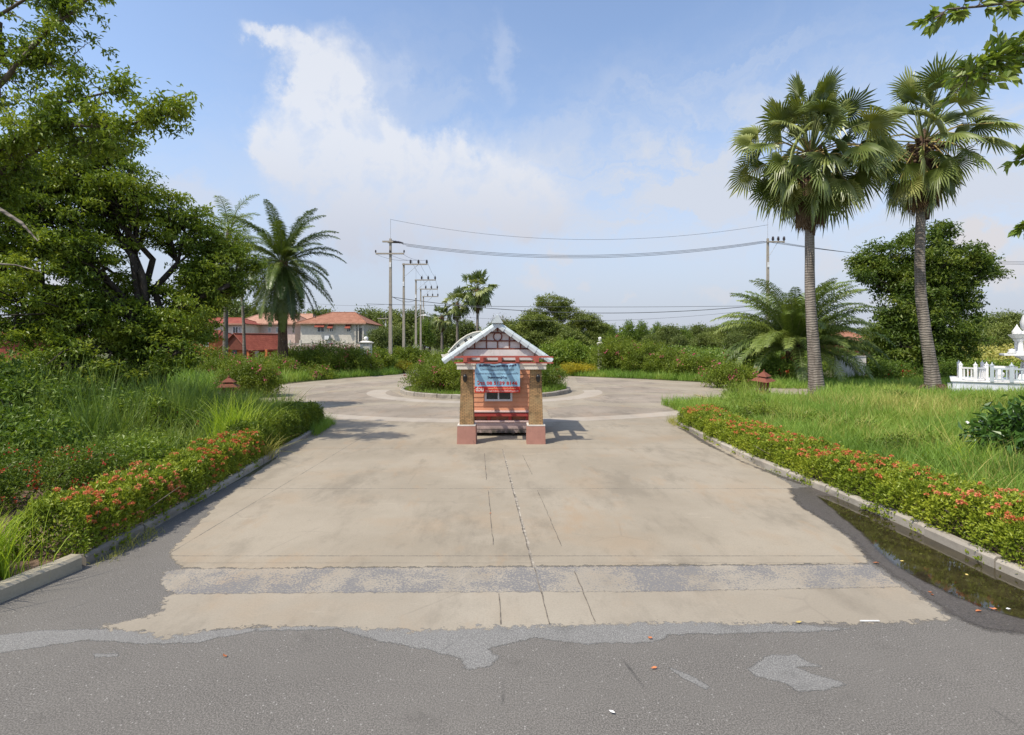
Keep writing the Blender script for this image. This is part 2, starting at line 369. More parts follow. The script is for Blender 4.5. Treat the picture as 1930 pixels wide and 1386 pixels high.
def asphalt(name, c0, c1, speck=.5, tint=None):
    t = MT(name, .92, .2)
    big = t.noise(.5, 4, .6, off=(3, 1, 0)); mid = t.noise(6, 4, .7); fine = t.noise(90, 3, .7)
    c = t.mix(t.mr(big, .3, .7), c0, c1)
    c = t.mix(t.mr(mid, .35, .75, 0, .35), c, tuple(x * .72 for x in c0))
    c = t.mix(t.mr(fine, .36, .70, .0, .9), c, tuple(x * 2.1 for x in c1))
    c = t.mix(t.mr(t.noise(130, 2, .6, off=(9, 4, 0)), .58, .72, 0, .7), c, tuple(x * .4 for x in c0))
    vd = t.voro(34); vc = t.voro(34, out='Color'); g = t.N.new('ShaderNodeSeparateColor'); t.L.new(vc, g.inputs[0])
    st = t.math('MULTIPLY', t.mr(vd, .26, .16), t.mr(g.outputs[0], .86, .9)); c = t.mix(t.math('MULTIPLY', st, speck), c, (.46, .44, .40))
    # sparse long cracks
    c = t.mix(t.mr(t.noise(1.4, 7, .75, (.35, 1.6, 1), off=(1, 8, 0)), .45, .7, 0, .5), c, tuple(x * 1.28 for x in c1))
    c = t.mix(t.mr(t.noise(.8, 6, .7, off=(14, 8, 0)), .55, .72, 0, .5), c, tuple(x * .66 for x in c0))
    cr = t.voro(.9, 'DISTANCE_TO_EDGE', (1, .7, 1)); ck = t.math('MULTIPLY', t.mr(cr, .012, .003), t.mr(t.noise(.7, 3, off=(5, 7, 0)), .58, .66))
    c = t.mix(t.math('MULTIPLY', ck, .55), c, (.03, .03, .03))
    t.col(c); t.bump(t.math('ADD', fine, t.math('MULTIPLY', st, .5)), .55, .006); return t.m
def fray(m, amp=.12, freq=9, soft=.01, soak=0):
    """copy of a material that thins out to nothing near the sheet's outline"""
    m = m.copy(); nt = m.node_tree; N, L = nt.nodes, nt.links; out = [n for n in N if n.type == 'OUTPUT_MATERIAL'][0]; src = out.inputs['Surface'].links[0].from_socket
    tc = N.new('ShaderNodeTexCoord'); nz = N.new('ShaderNodeTexNoise'); L.new(tc.outputs['Object'], nz.inputs['Vector']); nz.inputs['Scale'].default_value = freq; nz.inputs['Detail'].default_value = 9; nz.inputs['Roughness'].default_value = .72
    a = N.new('ShaderNodeAttribute'); a.attribute_name = 'v'
    q = N.new('ShaderNodeMath'); q.operation = 'MULTIPLY_ADD'; L.new(nz.outputs['Fac'], q.inputs[0]); q.inputs[1].default_value = amp * 2; q.inputs[2].default_value = -amp
    r = N.new('ShaderNodeMath'); L.new(q.outputs[0], r.inputs[0]); L.new(a.outputs['Fac'], r.inputs[1])
    k = N.new('ShaderNodeMapRange'); L.new(r.outputs[0], k.inputs[0]); k.inputs[1].default_value = -soft; k.inputs[2].default_value = soft
    tr = N.new('ShaderNodeBsdfTransparent'); mx = N.new('ShaderNodeMixShader'); L.new(k.outputs[0], mx.inputs[0]); L.new(tr.outputs[0], mx.inputs[1]); L.new(src, mx.inputs[2]); L.new(mx.outputs[0], out.inputs['Surface'])
    return m
M['asphalt'] = asphalt('asphalt', (.086, .080, .071), (.118, .110, .097))
M['asphalt_blue'] = asphalt('worn_blue_asphalt', (.118, .115, .106), (.152, .148, .137), .3)
M['asphalt_side'] = asphalt('side_asphalt', (.098, .092, .083), (.132, .124, .112), .6)
def concrete(name, c0, c1, dark=.5, joints=None, speck=False, warm=0.3):
    t = MT(name, .88, .2)
    big = t.noise(.35, 5, .62); mid = t.noise(2.2, 6, .68, (1, .35, 1)); fine = t.noise(55, 4, .7)
    c = t.mix(t.mr(big, .32, .68), c0, c1)
    c = t.mix(t.mr(mid, .52, .78, 0, dark), c, tuple(x * .68 for x in c0))
    c = t.mix(t.mr(t.noise(1.6, 6, .7, (.5, 2.2, 1), off=(4, 4, 0)), .60, .74, 0, .55), c, tuple(min(.8, x * 1.3) for x in c1))
    c = t.mix(t.mr(t.noise(.6, 5, .6, off=(8, 2, 0)), .5, .7, 0, warm), c, (c1[0] * .95, c1[1] * .80, c1[2] * .66))
    c = t.mix(t.mr(fine, .35, .75, 0, .30), c, tuple(x * .62 for x in c0))
    c = t.mix(t.mr(t.noise(9, 6, .75, off=(2, 9, 0)), .60, .72, 0, .35), c, tuple(x * .55 for x in c0))
    st_ = t.mr(t.noise(.9, 7, .72, (1, .45, 1), off=(11, 3, 0)), .50, .66, 0, dark * .75); c = t.mix(st_, c, tuple(x * .62 for x in c0))
    rust = t.mr(t.noise(1.1, 6, .7, (1.4, .5, 1), off=(21, 13, 0)), .56, .70, 0, warm); c = t.mix(rust, c, (c1[0] * .92, c1[1] * .74, c1[2] * .58))
    hair = t.voro(.55, 'DISTANCE_TO_EDGE', (1, 1, 1)); c = t.mix(t.math('MULTIPLY', t.mr(hair, .010, .002), t.mr(t.noise(.8, 3, off=(2, 2, 0)), .5, .6, 0, .15)), c, (.12, .10, .085))
    if speck:
        pts = t.noise(44, 4, .8); zone = t.mr(t.noise(1.3, 4, .7, off=(1, 6, 0)), .38, .62, .44, .60)
        k = t.mr(t.math('SUBTRACT', pts, zone), -.015, .015); c = t.mix(k, c, (.17, .165, .16))
    if joints:
        X, Yc, Z = t.sep()
        for kind, pos, w in joints:
            a = t.math('ABSOLUTE', t.math('SUBTRACT', Yc if kind == 'y' else X, pos))
            wob = t.math('MULTIPLY', t.mr(t.noise(30, 3), .3, .7, .4, 1.5), w)
            ln = t.math('MULTIPLY', t.math('LESS_THAN', a, wob), t.mr(t.noise(2.5, 4, off=(pos, 0, 0)), .35, .55, .25, .85)); c = t.mix(ln, c, (.12, .105, .09))
    t.col(c); t.bump(fine, .35, .004); return t.m
C0, C1 = (.275, .236, .175), (.345, .300, .228)
M['concrete'] = concrete('driveway_concrete', C0, C1, dark=.6, warm=.4, joints=[('y', 9.05, .009), ('y', 6.13, .008), ('y', 5.93, .004), ('y', 12.6, .01), ('y', 16.2, .012), ('x', -4.15, .008)])
M['concrete_apron'] = concrete('apron_concrete', (.285, .248, .19), (.35, .31, .242), .65)
M['concrete_speck'] = concrete('worn_concrete', (.29, .255, .20), (.345, .308, .245), .6, speck=True)
M['concrete_light'] = concrete('light_concrete', (.35, .305, .245), (.41, .36, .295), .4)
M['concrete_dark'] = concrete('aggregate_concrete', (.235, .20, .155), (.33, .28, .22), .7)
M['kerb'] = concrete('kerb_concrete', (.24, .215, .18), (.46, .42, .35), .9)
M['kerb_pale'] = concrete('pale_kerb_concrete', (.34, .30, .22), (.50, .45, .35), .6)
M['wet'] = asphalt('wet_asphalt', (.045, .04, .036), (.07, .062, .055), .3); M['wet'].node_tree.nodes['Principled BSDF'].inputs['Roughness'].default_value = .45
def watermat():
    t = MT('puddle_water', .03, .7); n = t.noise(3.5, 5, .7); c = t.mix(t.mr(n, .35, .65), (.020, .016, .008), (.042, .034, .016))
    c = t.mix(t.mr(t.noise(26, 4, .7), .62, .72, 0, .5), c, (.12, .07, .03)); t.col(c)
    t.rough(t.mr(t.noise(7, 3), .3, .7, .02, .09)); t.bump(t.noise(14, 2), .05, .005); return t.m
M['water'] = watermat()
def groundmat():
    t = MT('ground_soil', .95, .1); c = t.mix(t.mr(t.noise(.4, 5), .35, .65), (.075, .10, .03), (.13, .11, .07)); c = t.mix(t.mr(t.noise(9, 5, .7), .4, .7, 0, .7), c, (.05, .07, .02)); t.col(c); t.bump(t.noise(20, 4), .6, .03); return t.m
M['ground'] = groundmat()
M['soil'] = plain('brown_soil', (.19, .13, .09), .95, .1, .35, 9, .6)

# ================================================================ SETTING
g = MB(); g.add([(-2500, -40, -.012), (2500, -40, -.012), (2500, 4000, -.012), (-2500, 4000, -.012)], [(0, 1, 2, 3)]); tag(g.build('ground', M['ground']), kind='structure')
g = MB(); g.add([(-60, -12, 0), (60, -12, 0), (60, 3.2, 0), (6.0, 3.2, 0), (5.5, 4.6, 0), (5.42, 9.9, 0), (-5.15, 9.9, 0), (-5.0, 5.0, 0), (-5.6, 3.2, 0), (-60, 3.2, 0)], [tuple(range(10))])
tag(g.build('asphalt_road', M['asphalt']), kind='structure')
# blue-grey worn asphalt along the kerb mouth, traced on the ground
soft_sheet('asphalt_patch', [G(*q) for q in [(-260, 1240), (0, 1197), (60, 1190), (180, 1186), (350, 1192), (430, 1186), (560, 1180), (800, 1176), (1000, 1172), (1300, 1170), (1500, 1178), (1620, 1186), (1500, 1192), (1270, 1196), (1230, 1212), (1100, 1214), (1010, 1203), (955, 1216), (915, 1222), (938, 1238), (925, 1256), (885, 1263), (870, 1258), (868, 1243), (800, 1224), (700, 1206), (640, 1186), (480, 1190), (400, 1205), (375, 1212), (280, 1214), (170, 1206), (60, 1222), (0, 1232), (-260, 1290)]], .0015, fray(M['asphalt_blue'], .07, 7, .012), .035)
soft_sheet('asphalt_patch', [G(*q) for q in [(1410, 1262), (1440, 1240), (1455, 1235), (1500, 1234), (1530, 1252), (1548, 1256), (1500, 1258), (1550, 1276), (1596, 1290), (1560, 1300), (1500, 1304), (1480, 1288), (1420, 1274)]], .0015, fray(M['asphalt_blue'], .05, 9, .01), .02)
soft_sheet('asphalt_patch', [G(*q) for q in [(1255, 1256), (1290, 1268), (1342, 1296), (1330, 1300), (1285, 1278)]], .0015, fray(M['asphalt_blue'], .03, 12, .008), .015)
soft_sheet('asphalt_patch', [G(*q) for q in [(175, 1233), (225, 1232), (222, 1238), (180, 1240)]], .0015, fray(M['asphalt_blue'], .05, 12, .008), .015)
# driveway apron, worn strip, main slab
soft_sheet('driveway_apron', [G(*q) for q in [(185, 1183), (300, 1158), (312, 1128), (330, 1116), (560, 1112), (900, 1110), (1250, 1110), (1690, 1102), (1740, 1130), (1790, 1165), (1700, 1174), (1450, 1176), (1250, 1174), (1050, 1180), (930, 1182), (800, 1190), (620, 1182), (480, 1181), (400, 1187), (300, 1204), (275, 1192)]], .0022, fray(M['concrete_apron'], .20, 12, .012), .03, .25)
soft_sheet('driveway_strip', [G(*q) for q in [(302, 1100), (310, 1078), (345, 1073), (700, 1071), (1250, 1068), (1640, 1064), (1700, 1107), (1250, 1115.5), (900, 1116.5), (560, 1118.5), (330, 1120), (312, 1112)]], .0029, fray(M['concrete_speck'], .08, 12, .01), .03)
RC = Vector((-1.0, 30.0, 0))
outer = [G(345, 1072), G(318, 1043), G(362, 1000), G(410, 950), G(470, 900), G(520, 865)]
outer += [Vector((-5.62, 12.5, 0)), Vector((-5.8, 15.6, 0)), Vector((-7.2, 17.0, 0))]
outer += [RC + Vector((14.3 * math.cos(a), 14.3 * math.sin(a), 0)) for a in [R(x) for x in (238, 225, 212, 200, 185, 172)]]
outer += [G(530, 725), G(650, 713.5), G(755, 706), Vector((-10.2, 53, 0)), Vector((-2.5, 53, 0)), G(1065, 709), G(1200, 714.5), G(1330, 721.5), Vector((17.5, 34, 0)), Vector((18.5, 29, 0)), Vector((14.0, 25, 0)), Vector((10.0, 21.2, 0)), Vector((7.4, 18.2, 0)), Vector((5.45, 17.0, 0)), Vector((5.25, 14.5, 0)), Vector((5.2, 10.6, 0)), G(1492, 915), G(1500, 948), G(1562, 988), G(1622, 1032), G(1640, 1063)]
soft_sheet('driveway', outer, .0034, fray(M['concrete'], .13, 7, .012), .09, .25)
# central joint and short saw cuts: thin dark filler sheets lying on the slab
M['joint'] = plain('joint_filler', (.17, .148, .12), .95, .1, .3, 12)
M['joint_pale'] = plain('pale_joint_mortar', (.34, .30, .24), .95, .1, .3, 12)
def strip(name, a, b, w, mat, z, jag=.003):
    n = max(2, int((b - a).length / .12)); d = (b - a).normalized(); s_ = Vector((d.y, -d.x, 0)); V = []; Fs = []
    for i in range(n + 1):
        c = a.lerp(b, i / n) + s_ * random.gauss(0, jag); k = w * random.uniform(.45, 1.3) / 2; c.z = z
        V += [tuple(c - s_ * k), tuple(c + s_ * k)]
        if i: Fs.append((2 * i - 2, 2 * i, 2 * i + 1, 2 * i - 1))
    o = MB().add(V, Fs).build(name, mat); tag(o, kind='structure')
strip('slab_joint_mortar', G(948, 850), G(1006, 1070), .045, M['joint_pale'], .0048, .004)
strip('slab_joint', G(947, 848), G(1004, 1070), .014, M['joint'], .006, .004)
strip('slab_joint', G(1008, 1072), G(1036, 1178), .012, M['joint'], .006)
strip('slab_joint', G(1083, 1078), G(1122, 1173), .012, M['joint'], .006)
strip('slab_joint', G(940, 1120), G(944, 1178), .012, M['joint'], .006)
strip('slab_joint', G(920, 925), G(930, 1028), .010, M['joint'], .006)
strip('slab_joint', G(1013, 925), G(1059, 1030), .010, M['joint'], .006)
strip('slab_joint', G(913, 855), G(917, 905), .012, M['joint'], .006)
strip('slab_joint', G(985, 858), G(1003, 895), .012, M['joint'], .006)
# darker aggregate panels of the roundabout between pale bands
for q in [[(578, 738), (600, 731), (655, 723.5), (745, 716.5), (760, 719), (722, 727), (650, 733), (585, 741)],
          [(560, 748), (610, 741), (700, 734), (735, 737), (760, 748), (745, 756), (700, 760), (650, 761), (600, 756)],
          [(600, 772), (660, 768), (740, 762), (800, 766), (866, 768), (866, 795), (800, 794), (700, 788), (630, 781)],
          [(1085, 713), (1200, 719), (1260, 724), (1180, 725), (1090, 722)],
          [(1120, 731), (1180, 727), (1240, 731), (1290, 740), (1240, 741), (1150, 740), (1125, 737)],
          [(1130, 748), (1150, 743), (1300, 746), (1320, 752), (1250, 760), (1150, 760), (1100, 754)],
          [(1030, 772), (1090, 764), (1230, 770), (1280, 768), (1255, 784), (1150, 786), (1040, 792)]]:
    soft_sheet('roundabout_panel', [G(*p) for p in q], .005, fray(M['concrete_dark'], .3, 1.8, .02), .12, .3)
# pale bands
def band(pts, w):
    V = []; Fs = []
    for i, p in enumerate(pts):
        a = pts[max(i - 1, 0)]; b = pts[min(i + 1, len(pts) - 1)]; d = (b - a).normalized(); s_ = Vector((d.y, -d.x, 0))
        V += [(p - s_ * w / 2)[:2] + (.0066,), (p + s_ * w / 2)[:2] + (.0066,)]
        if i: Fs.append((2 * i - 2, 2 * i, 2 * i + 1, 2 * i - 1))
    tag(MB().add(V, Fs).build('roundabout_band', M['concrete_light']), kind='structure')
IC = Vector((-1.5, 29.4, 0))
band([IC + Vector((6.1 * math.cos(R(a)), 6.1 * math.sin(R(a)), 0)) for a in range(-185, 6, 5)], 1.0)
band([Vector((-1 + 13.6 * math.cos(R(a)), 31 + 13.6 * math.sin(R(a)), 0)) for a in range(-160, -19, 5)], .9)
# far asphalt road
poly_sheet('far_road', [(-10.2, 52.9), (-2.5, 52.9), (-7, 80), (-14, 120), (-24, 180), (-34, 180), (-22, 120), (-14, 80)], .004, M['asphalt_blue'])
# kerbs built of stones
def kerb(path, mat, w=.12, h=.125, L=1.0, name='kerb', z0=-.01, gap=.02):
    pts = [Vector((p[0], p[1], 0)) for p in path]; mb = MB(); carry = []
    seglen = [(pts[i + 1] - pts[i]).length for i in range(len(pts) - 1)]; T = sum(seglen)
    def at(s_):
        for i, l in enumerate(seglen):
            if s_ <= l or i == len(seglen) - 1: return pts[i].lerp(pts[i + 1], s_ / l)
            s_ -= l
    n = max(1, int(T / L)); 
    for k in range(n):
        a = at(k * T / n + gap / 2); b = at((k + 1) * T / n - gap / 2); d = (b - a).normalized(); s_ = Vector((-d.y, d.x, 0)); q = random.gauss(0, .006); hh = h + random.gauss(0, .008)
        m_ = 6; V = []; Fs = []
        for j in range(m_ + 1):
            c = a.lerp(b, j / m_) + s_ * q; e = random.gauss(0, .003)
            for (u, zz) in ((-w / 2, z0), (-w / 2, hh - .03 + e), (-w / 2 + .03, hh + e), (w / 2 - .02, hh + e * .5), (w / 2, hh - .02), (w / 2, z0)): V.append(tuple(c + s_ * u + Vector((0, 0, zz))))
            if j: Fs += [((j - 1) * 6 + i, (j - 1) * 6 + i + 1, j * 6 + i + 1, j * 6 + i) for i in range(5)]
        Fs += [tuple(range(6)), tuple(m_ * 6 + i for i in range(6))[::-1]]
        mb.add(V, Fs)
    return tag(mb.build(name, mat), kind='structure')
KL = [(-4.93, 5.85), (-5.02, 7.3), (-5.22, 9.5), (-5.44, 11.4), (-5.66, 13.5), (-5.88, 15.6), (-6.6, 16.6), (-7.7, 17.4)]
KR = [(7.0, 18.0), (5.9, 17.5), (5.36, 16.8), (5.3, 14.5), (5.27, 12.3), (5.28, 10.4), (5.42, 9.2), (5.52, 7.3), (5.50, 5.4), (5.6, 4.4), (6.4, 3.4), (9, 3.1), (30, 3.1)]
kerb(KL, M['kerb'])
kerb([(-30, 2.9), (-9, 2.95), (-6.6, 3.2), (-5.35, 4.1), (-4.99, 5.0), (-4.93, 5.8)], M['kerb_pale'], .17, .15, 1.3)
kerb(KR, M['kerb'], .13, .13)
kerb([(IC.x + 4.75 * math.cos(R(a)), IC.y + 4.75 * math.sin(R(a))) for a in range(0, 361, 10)], M['kerb'], .2, .22, .8)
# wet gutter and puddle
soft_sheet('wet_road', [G(*q) for q in [(1488, 922), (1500, 945), (1520, 962), (1560, 984), (1600, 1010), (1622, 1034), (1648, 1062), (1700, 1095), (1745, 1125), (1792, 1160), (1850, 1185), (1935, 1197), (2050, 1200), (2110, 1140), (1965, 1096), (1865, 1042), (1735, 985), (1560, 918)]], .0055, fray(M['wet'], .14, 6, .05), .03)
soft_sheet('wet_road', [G(*q) for q in [(1278, 806), (1300, 818), (1320, 832), (1340, 843), (1375, 858), (1400, 872), (1440, 886), (1478, 900), (1510, 908), (1512, 914), (1440, 889), (1372, 858), (1300, 815)]], .0055, fray(M['wet'], .14, 6, .05), .03)
soft_sheet('puddle', [G(*q) for q in [(1540, 934), (1560, 952), (1590, 978), (1625, 1005), (1655, 1040), (1690, 1068), (1740, 1095), (1800, 1125), (1860, 1150), (1930, 1168), (2050, 1180), (2100, 1140), (1965, 1098), (1865, 1045), (1735, 985), (1640, 945)]], .0078, fray(M['water'], .05, 3, .03), .03)
poly_sheet('soil_verge', [(-4.98, 3.6), (-5.06, 7), (-5.3, 10), (-5.9, 15.4), (-9, 16), (-9, 3.4)], .05, M['soil'])
poly_sheet('soil_verge', [(5.62, 4), (5.55, 7), (5.4, 10), (5.4, 16.6), (8, 16.6), (8, 4)], .05, M['soil'])
poly_sheet('island_soil', [(IC.x + 4.66 * math.cos(R(a)), IC.y + 4.66 * math.sin(R(a))) for a in range(0, 360, 10)], .12, M['soil'])

# ================================================================ GUARD BOOTH
def brickmat(name, c1, c2, mortar, sc=1.0, bw=.115, bh=.036):
    t = MT(name, .92, .15); b = t.N.new('ShaderNodeTexBrick')
    X, Y, Z = t.sep(); cb = t.N.new('ShaderNodeCombineXYZ'); t.L.new(t.math('ADD', X, Y), cb.inputs[0]); t.L.new(Z, cb.inputs[1]); t.L.new(cb.outputs[0], b.inputs[0])
    b.inputs['Scale'].default_value = sc; b.inputs['Brick Width'].default_value = bw; b.inputs['Row Height'].default_value = bh; b.inputs['Mortar Size'].default_value = .0065; b.inputs['Bias'].default_value = 0
    b.inputs['Color1'].default_value = (*c1, 1); b.inputs['Color2'].default_value = (*c2, 1); b.inputs['Mortar'].default_value = (*mortar, 1)
    n = t.noise(5, 6, .7); c = t.mix(t.mr(n, .48, .70, 0, .8), b.outputs['Color'], (.085, .065, .035)); c = t.mix(t.mr(t.noise(3, 4, off=(5, 5, 5)), .5, .7, 0, .5), c, (.34, .25, .13))
    t.col(c); t.bump(b.outputs['Fac'], -.6, .02); return t.m
M['brick'] = brickmat('tan_brick', (.34, .21, .10), (.44, .26, .12), (.16, .11, .06))
def stained(name, c, stain, amt=.6, rough=.7, zfade=None, sc=5):
    t = MT(name, rough, .3); n = t.noise(sc, 6, .75, (1, 1, .5)); c_ = t.mix(t.mr(t.noise(2.5, 4), .35, .65), tuple(x * .85 for x in c), c)
    c_ = t.mix(t.mr(n, .55, .72, 0, amt), c_, stain)
    if zfade:
        X, Y, Z = t.sep(); k = t.math('MULTIPLY', t.mr(Z, zfade[1], zfade[0], 0, 1), t.mr(n, .3, .6, .35, 1)); c_ = t.mix(k, c_, zfade[2])
    t.col(c_); return t.m
M['pinkstone'] = stained('pink_plaster', (.40, .20, .15), (.22, .12, .09), .8, sc=8)
M['chip'] = stained('chipped_white_paint', (.66, .62, .55), (.42, .20, .14), .9, sc=14)
M['siding'] = stained('orange_siding', (.58, .27, .15), (.38, .18, .10), .7, sc=7)
M['siding_pink'] = stained('faded_pink_siding', (.60, .44, .40), (.38, .26, .22), .6, zfade=(.12, .36, (.06, .055, .04)))
M['redpaint'] = stained('red_paint', (.36, .055, .045), (.22, .05, .04), .5)
M['redbeam'] = stained('red_beam_paint', (.36, .085, .06), (.2, .06, .045), .6)
M['brown'] = stained('brown_timber_paint', (.17, .05, .03), (.10, .035, .02), .4)
M['white'] = stained('white_plaster', (.72, .68, .60), (.42, .36, .28), .7, sc=7)
M['gablewhite'] = stained('white_board', (.64, .60, .56), (.42, .37, .31), .7, sc=6)
M['rooftile'] = stained('pale_blue_tile', (.54, .60, .60), (.30, .34, .33), .75, .6, sc=9)
M['tilegap'] = plain('tile_shadow_gap', (.16, .18, .18), .9)
M['black'] = plain('black_metal', (.02, .02, .02), .4, .5)
M['alum'] = plain('aluminium', (.55, .55, .55), .45, .5, .06)
gl = MT('dark_glass', .05, .8); gl.col(gl.mix(gl.mr(gl.noise(3), .4, .6), (.015, .02, .018), (.03, .04, .03))); M['glass'] = gl.m
BC = Vector((-.38, 14.6, 0))
booth = empty('guard_booth', BC, 'small orange guard booth with pale blue tiled gable roof and brick posts in the driveway', 'guard booth')
def bl(mb, name, mat, parent=booth, smooth=False):
    o = mb.build(name, mat, parent); 
    top = parent
    while top.parent is not None: top = top.parent
    if parent is top: o.matrix_parent_inverse = Matrix.Translation(-Vector(top.location)) if top.rotation_euler.z == 0 else top.matrix_basis.inverted()
    return o
# walls with lap boards
mb = MB(); mb.box(-1.30, .54, 14.66, 16.28, .12, 2.30)
z = .62
def boards(mb, x0, x1, y, za, zb, n, axis='x', out=-1, thick=.028, drop=.012):
    for i in range(n):
        a = za + (zb - za) * i / n; b = za + (zb - za) * (i + 1) / n
        if axis == 'x': mb.add([(x0, y + out * thick, a), (x1, y + out * thick, a), (x1, y + out * drop, b - .004), (x0, y + out * drop, b - .004), (x0, y, a), (x1, y, a)], [(0, 1, 2, 3), (4, 5, 1, 0)])
        else: mb.add([(y + out * thick, x0, a), (y + out * thick, x1, a), (y + out * drop, x1, b - .004), (y + out * drop, x0, b - .004), (y, x0, a), (y, x1, a)], [(0, 1, 2, 3), (4, 5, 1, 0)])
boards(mb, -1.36, .60, 14.66, .68, 2.13, 11)
boards(mb, 14.62, 16.30, .545, .68, 2.13, 11, 'y', 1); boards(mb, 14.62, 16.30, -1.305, .68, 2.13, 11, 'y', -1); boards(mb, -1.36, .60, 16.285, .68, 2.13, 11, 'x', 1)
wall = bl(mb, 'wall', M['siding'])
# corner boards
mb = MB()
for x in (-1.365, .545): bl(MB().box(x, x + .06, 14.60, 14.655, .12, 2.12), 'corner_board', M['siding'])
# lower box with faded boards and ledges
mb = MB(); mb.box(-1.33, .57, 14.42, 14.655, .10, .40); boards(mb, -1.345, .585, 14.418, .10, .40, 3, thick=.02)
mb.box(-1.36, .60, 14.36, 14.657, .402, .43)
bl(mb, 'lower_ledge', M['siding_pink'])
mb = MB(); mb.box(-1.36, .60, 14.40, 14.62, .56, .655); mb.box(-1.2, .45, 14.52, 14.63, .655, .672)
bl(mb, 'counter', M['redpaint'])
mb = MB(); mb.box(-1.37, .61, 14.38, 14.625, .674, .70); bl(mb, 'counter_top', M['siding_pink'])
mb = MB()
for x in (-1.2, -.7, -.1, .4): bl(MB().box(x, x + .09, 14.5, 14.64, .435, .555), 'counter_bracket', M['redpaint'])
mb = MB()
for x in (-1.28, -.65, 0.0, .50): bl(MB().box(x, x + .08, 14.7, 16.2, 0, .118), 'foundation_beam', M['concrete_dark'])
# window
wf = MB(); X0, X1, Z0, Z1 = -.78, .01, .965, 1.80
for a in ((X0, X1, Z0, Z0 + .055), (X0, X1, Z1 - .055, Z1), (X0, X0 + .055, Z0 + .055, Z1 - .055), (X1 - .055, X1, Z0 + .055, Z1 - .055), ((X0 + X1) / 2 - .022, (X0 + X1) / 2 + .022, Z0 + .055, Z1 - .055)): wf.box(a[0], a[1], 14.585, 14.65, a[2], a[3])
win = bl(wf, 'window', M['alum'])
for a, b in ((X0 + .055, (X0 + X1) / 2 - .022), ((X0 + X1) / 2 + .022, X1 - .055)):
    o = MB().box(a, b, 14.615, 14.62, Z0 + .055, Z1 - .055).build('pane', M['glass'], win)
# brick posts, plinths, caps
for k, x in enumerate((-1.175, .62)):
    ps = MB(); ps.frust(x, 13.42, .48, 1.93, .37, .37, .29, .29); p = bl(ps, 'brick_post', M['brick'])
    q = MB(); q.frust(x, 13.42, .002, .47, .49, .47, .47, .45); q.build('plinth', M['pinkstone'], p)
    q = MB(); q.box(x - .235, x + .235, 13.19, 13.65, .4715, .50); q.build('plinth_cap', M['chip'], p)
    q = MB(); c0, c1 = (-1.42, -.955) if k == 0 else (.21, .88); q.box(c0, c1, 13.2, 13.62, 1.931, 2.05); q.box(c0 - .02, c1 + .02, 13.18, 13.64, 2.051, 2.085) ; q.build('post_cap', M['white'], p)
    lm = MB(); xx = (877 - CX) / F * 13.2 if k == 0 else (1014 - CX) / F * 13.2; yy = 13.14
    lm.lathe((xx, yy, 1.60), [(.0, 0), (.03, .01), (.055, .05), (.06, .13), (.075, .135), (.03, .19), (.01, .215), (0, .22)], 10); lm.box(xx - .02, xx + .02, yy + .02, 13.30, 1.66, 1.70)
    ll = bl(lm, 'wall_lantern', M['black'])
# pergola
mb = MB()
for x in (-1.19, -.77, -.31, .14, .64):
    r_ = MB().box(x - .045, x + .045, 12.98, 14.60, 2.125, 2.235); bl(r_, 'rafter', M['redbeam'])
mb.box(-1.47, 1.05, 13.02, 13.06, 2.237, 2.27); mb.box(-1.47, 1.05, 13.0, 13.06, 2.09, 2.123); mb.box(-1.4, 1.0, 13.9, 13.94, 2.237, 2.27)
bl(mb, 'pergola_rail', M['redbeam'])
# gable infill
SC = F / 14.6
def gx(px): return (px - CX) / SC
def gz(py): return CAMZ + (HY - py) / SC
mb = MB(); apx, apz = gx(938), gz(613.5); ez = 2.135; sl_ = (apz - ez) / (1.45)
def zr(x): return apz - abs(x - apx) * sl_
mb.add([(apx - 1.38, 14.60, ez + .02), (apx + 1.38, 14.60, ez + .02), (apx, 14.60, apz - .02), (apx - 1.38, 14.655, ez + .02), (apx + 1.38, 14.655, ez + .02), (apx, 14.655, apz - .02)], [(0, 1, 2), (3, 5, 4), (0, 3, 4, 1), (1, 4, 5, 2), (2, 5, 3, 0)])
gab = bl(mb, 'gable', M['gablewhite'])
mb = MB(); y0, y1 = 14.57, 14.598
def hb(py, w=.028): 
    z_ = gz(py); hw = (apz - z_) / sl_ - .05; mb.box(apx - hw, apx + hw, y0, y1, z_ - w / 2, z_ + w / 2)
hb(627.7); hb(642.7, .035); hb(657.8, .045)
for px, ya, yb in ((937.9, 615.5, 625), (937.9, 644, 656.5), (916.9, 628.7, 641), (959.9, 628.7, 641), (916.9, 644, 656.5), (959.9, 644, 656.5), (894.8, 644.2, 656.5), (980.9, 644.2, 656.5)):
    mb.box(gx(px) - .016, gx(px) + .016, y0 + .002, y1, gz(yb), gz(ya))
cz = gz(634.7); rr = .118; V = []; Fs = []
for i in range(28):
    a = 2 * math.pi * i / 28
    for r_, yy in ((rr - .014, y0 - .004), (rr + .014, y0 - .004), (rr + .014, y1), (rr - .014, y1)): V.append((apx + r_ * math.cos(a), yy, cz + r_ * math.sin(a)))
    j = (i + 1) % 28; Fs += [(i * 4, j * 4, j * 4 + 1, i * 4 + 1), (i * 4 + 1, j * 4 + 1, j * 4 + 2, i * 4 + 2), (i * 4 + 3, i * 4, j * 4, j * 4 + 3)[::-1]]
mb.add(V, Fs)
for s_ in (-1, 1):   # raking boards
    a = Vector((apx, 14.57, apz + .01)); b = Vector((apx + s_ * 1.44, 14.57, apz + .01 - 1.44 * sl_)); n = Vector((s_ * sl_, 0, 1)).normalized() * -.055
    V = [a + n * 1.2, a, b, b + n]; V = [tuple(v) for v in V] + [tuple(v - Vector((0, .05, 0))) for v in V]
    mb.add(V, [(0, 1, 2, 3), (7, 6, 5, 4), (0, 3, 7, 4), (1, 5, 6, 2), (2, 6, 7, 3)])
bl(mb, 'half_timbering', M['brown'], gab) if False else mb.build('half_timbering', M['brown'], gab)
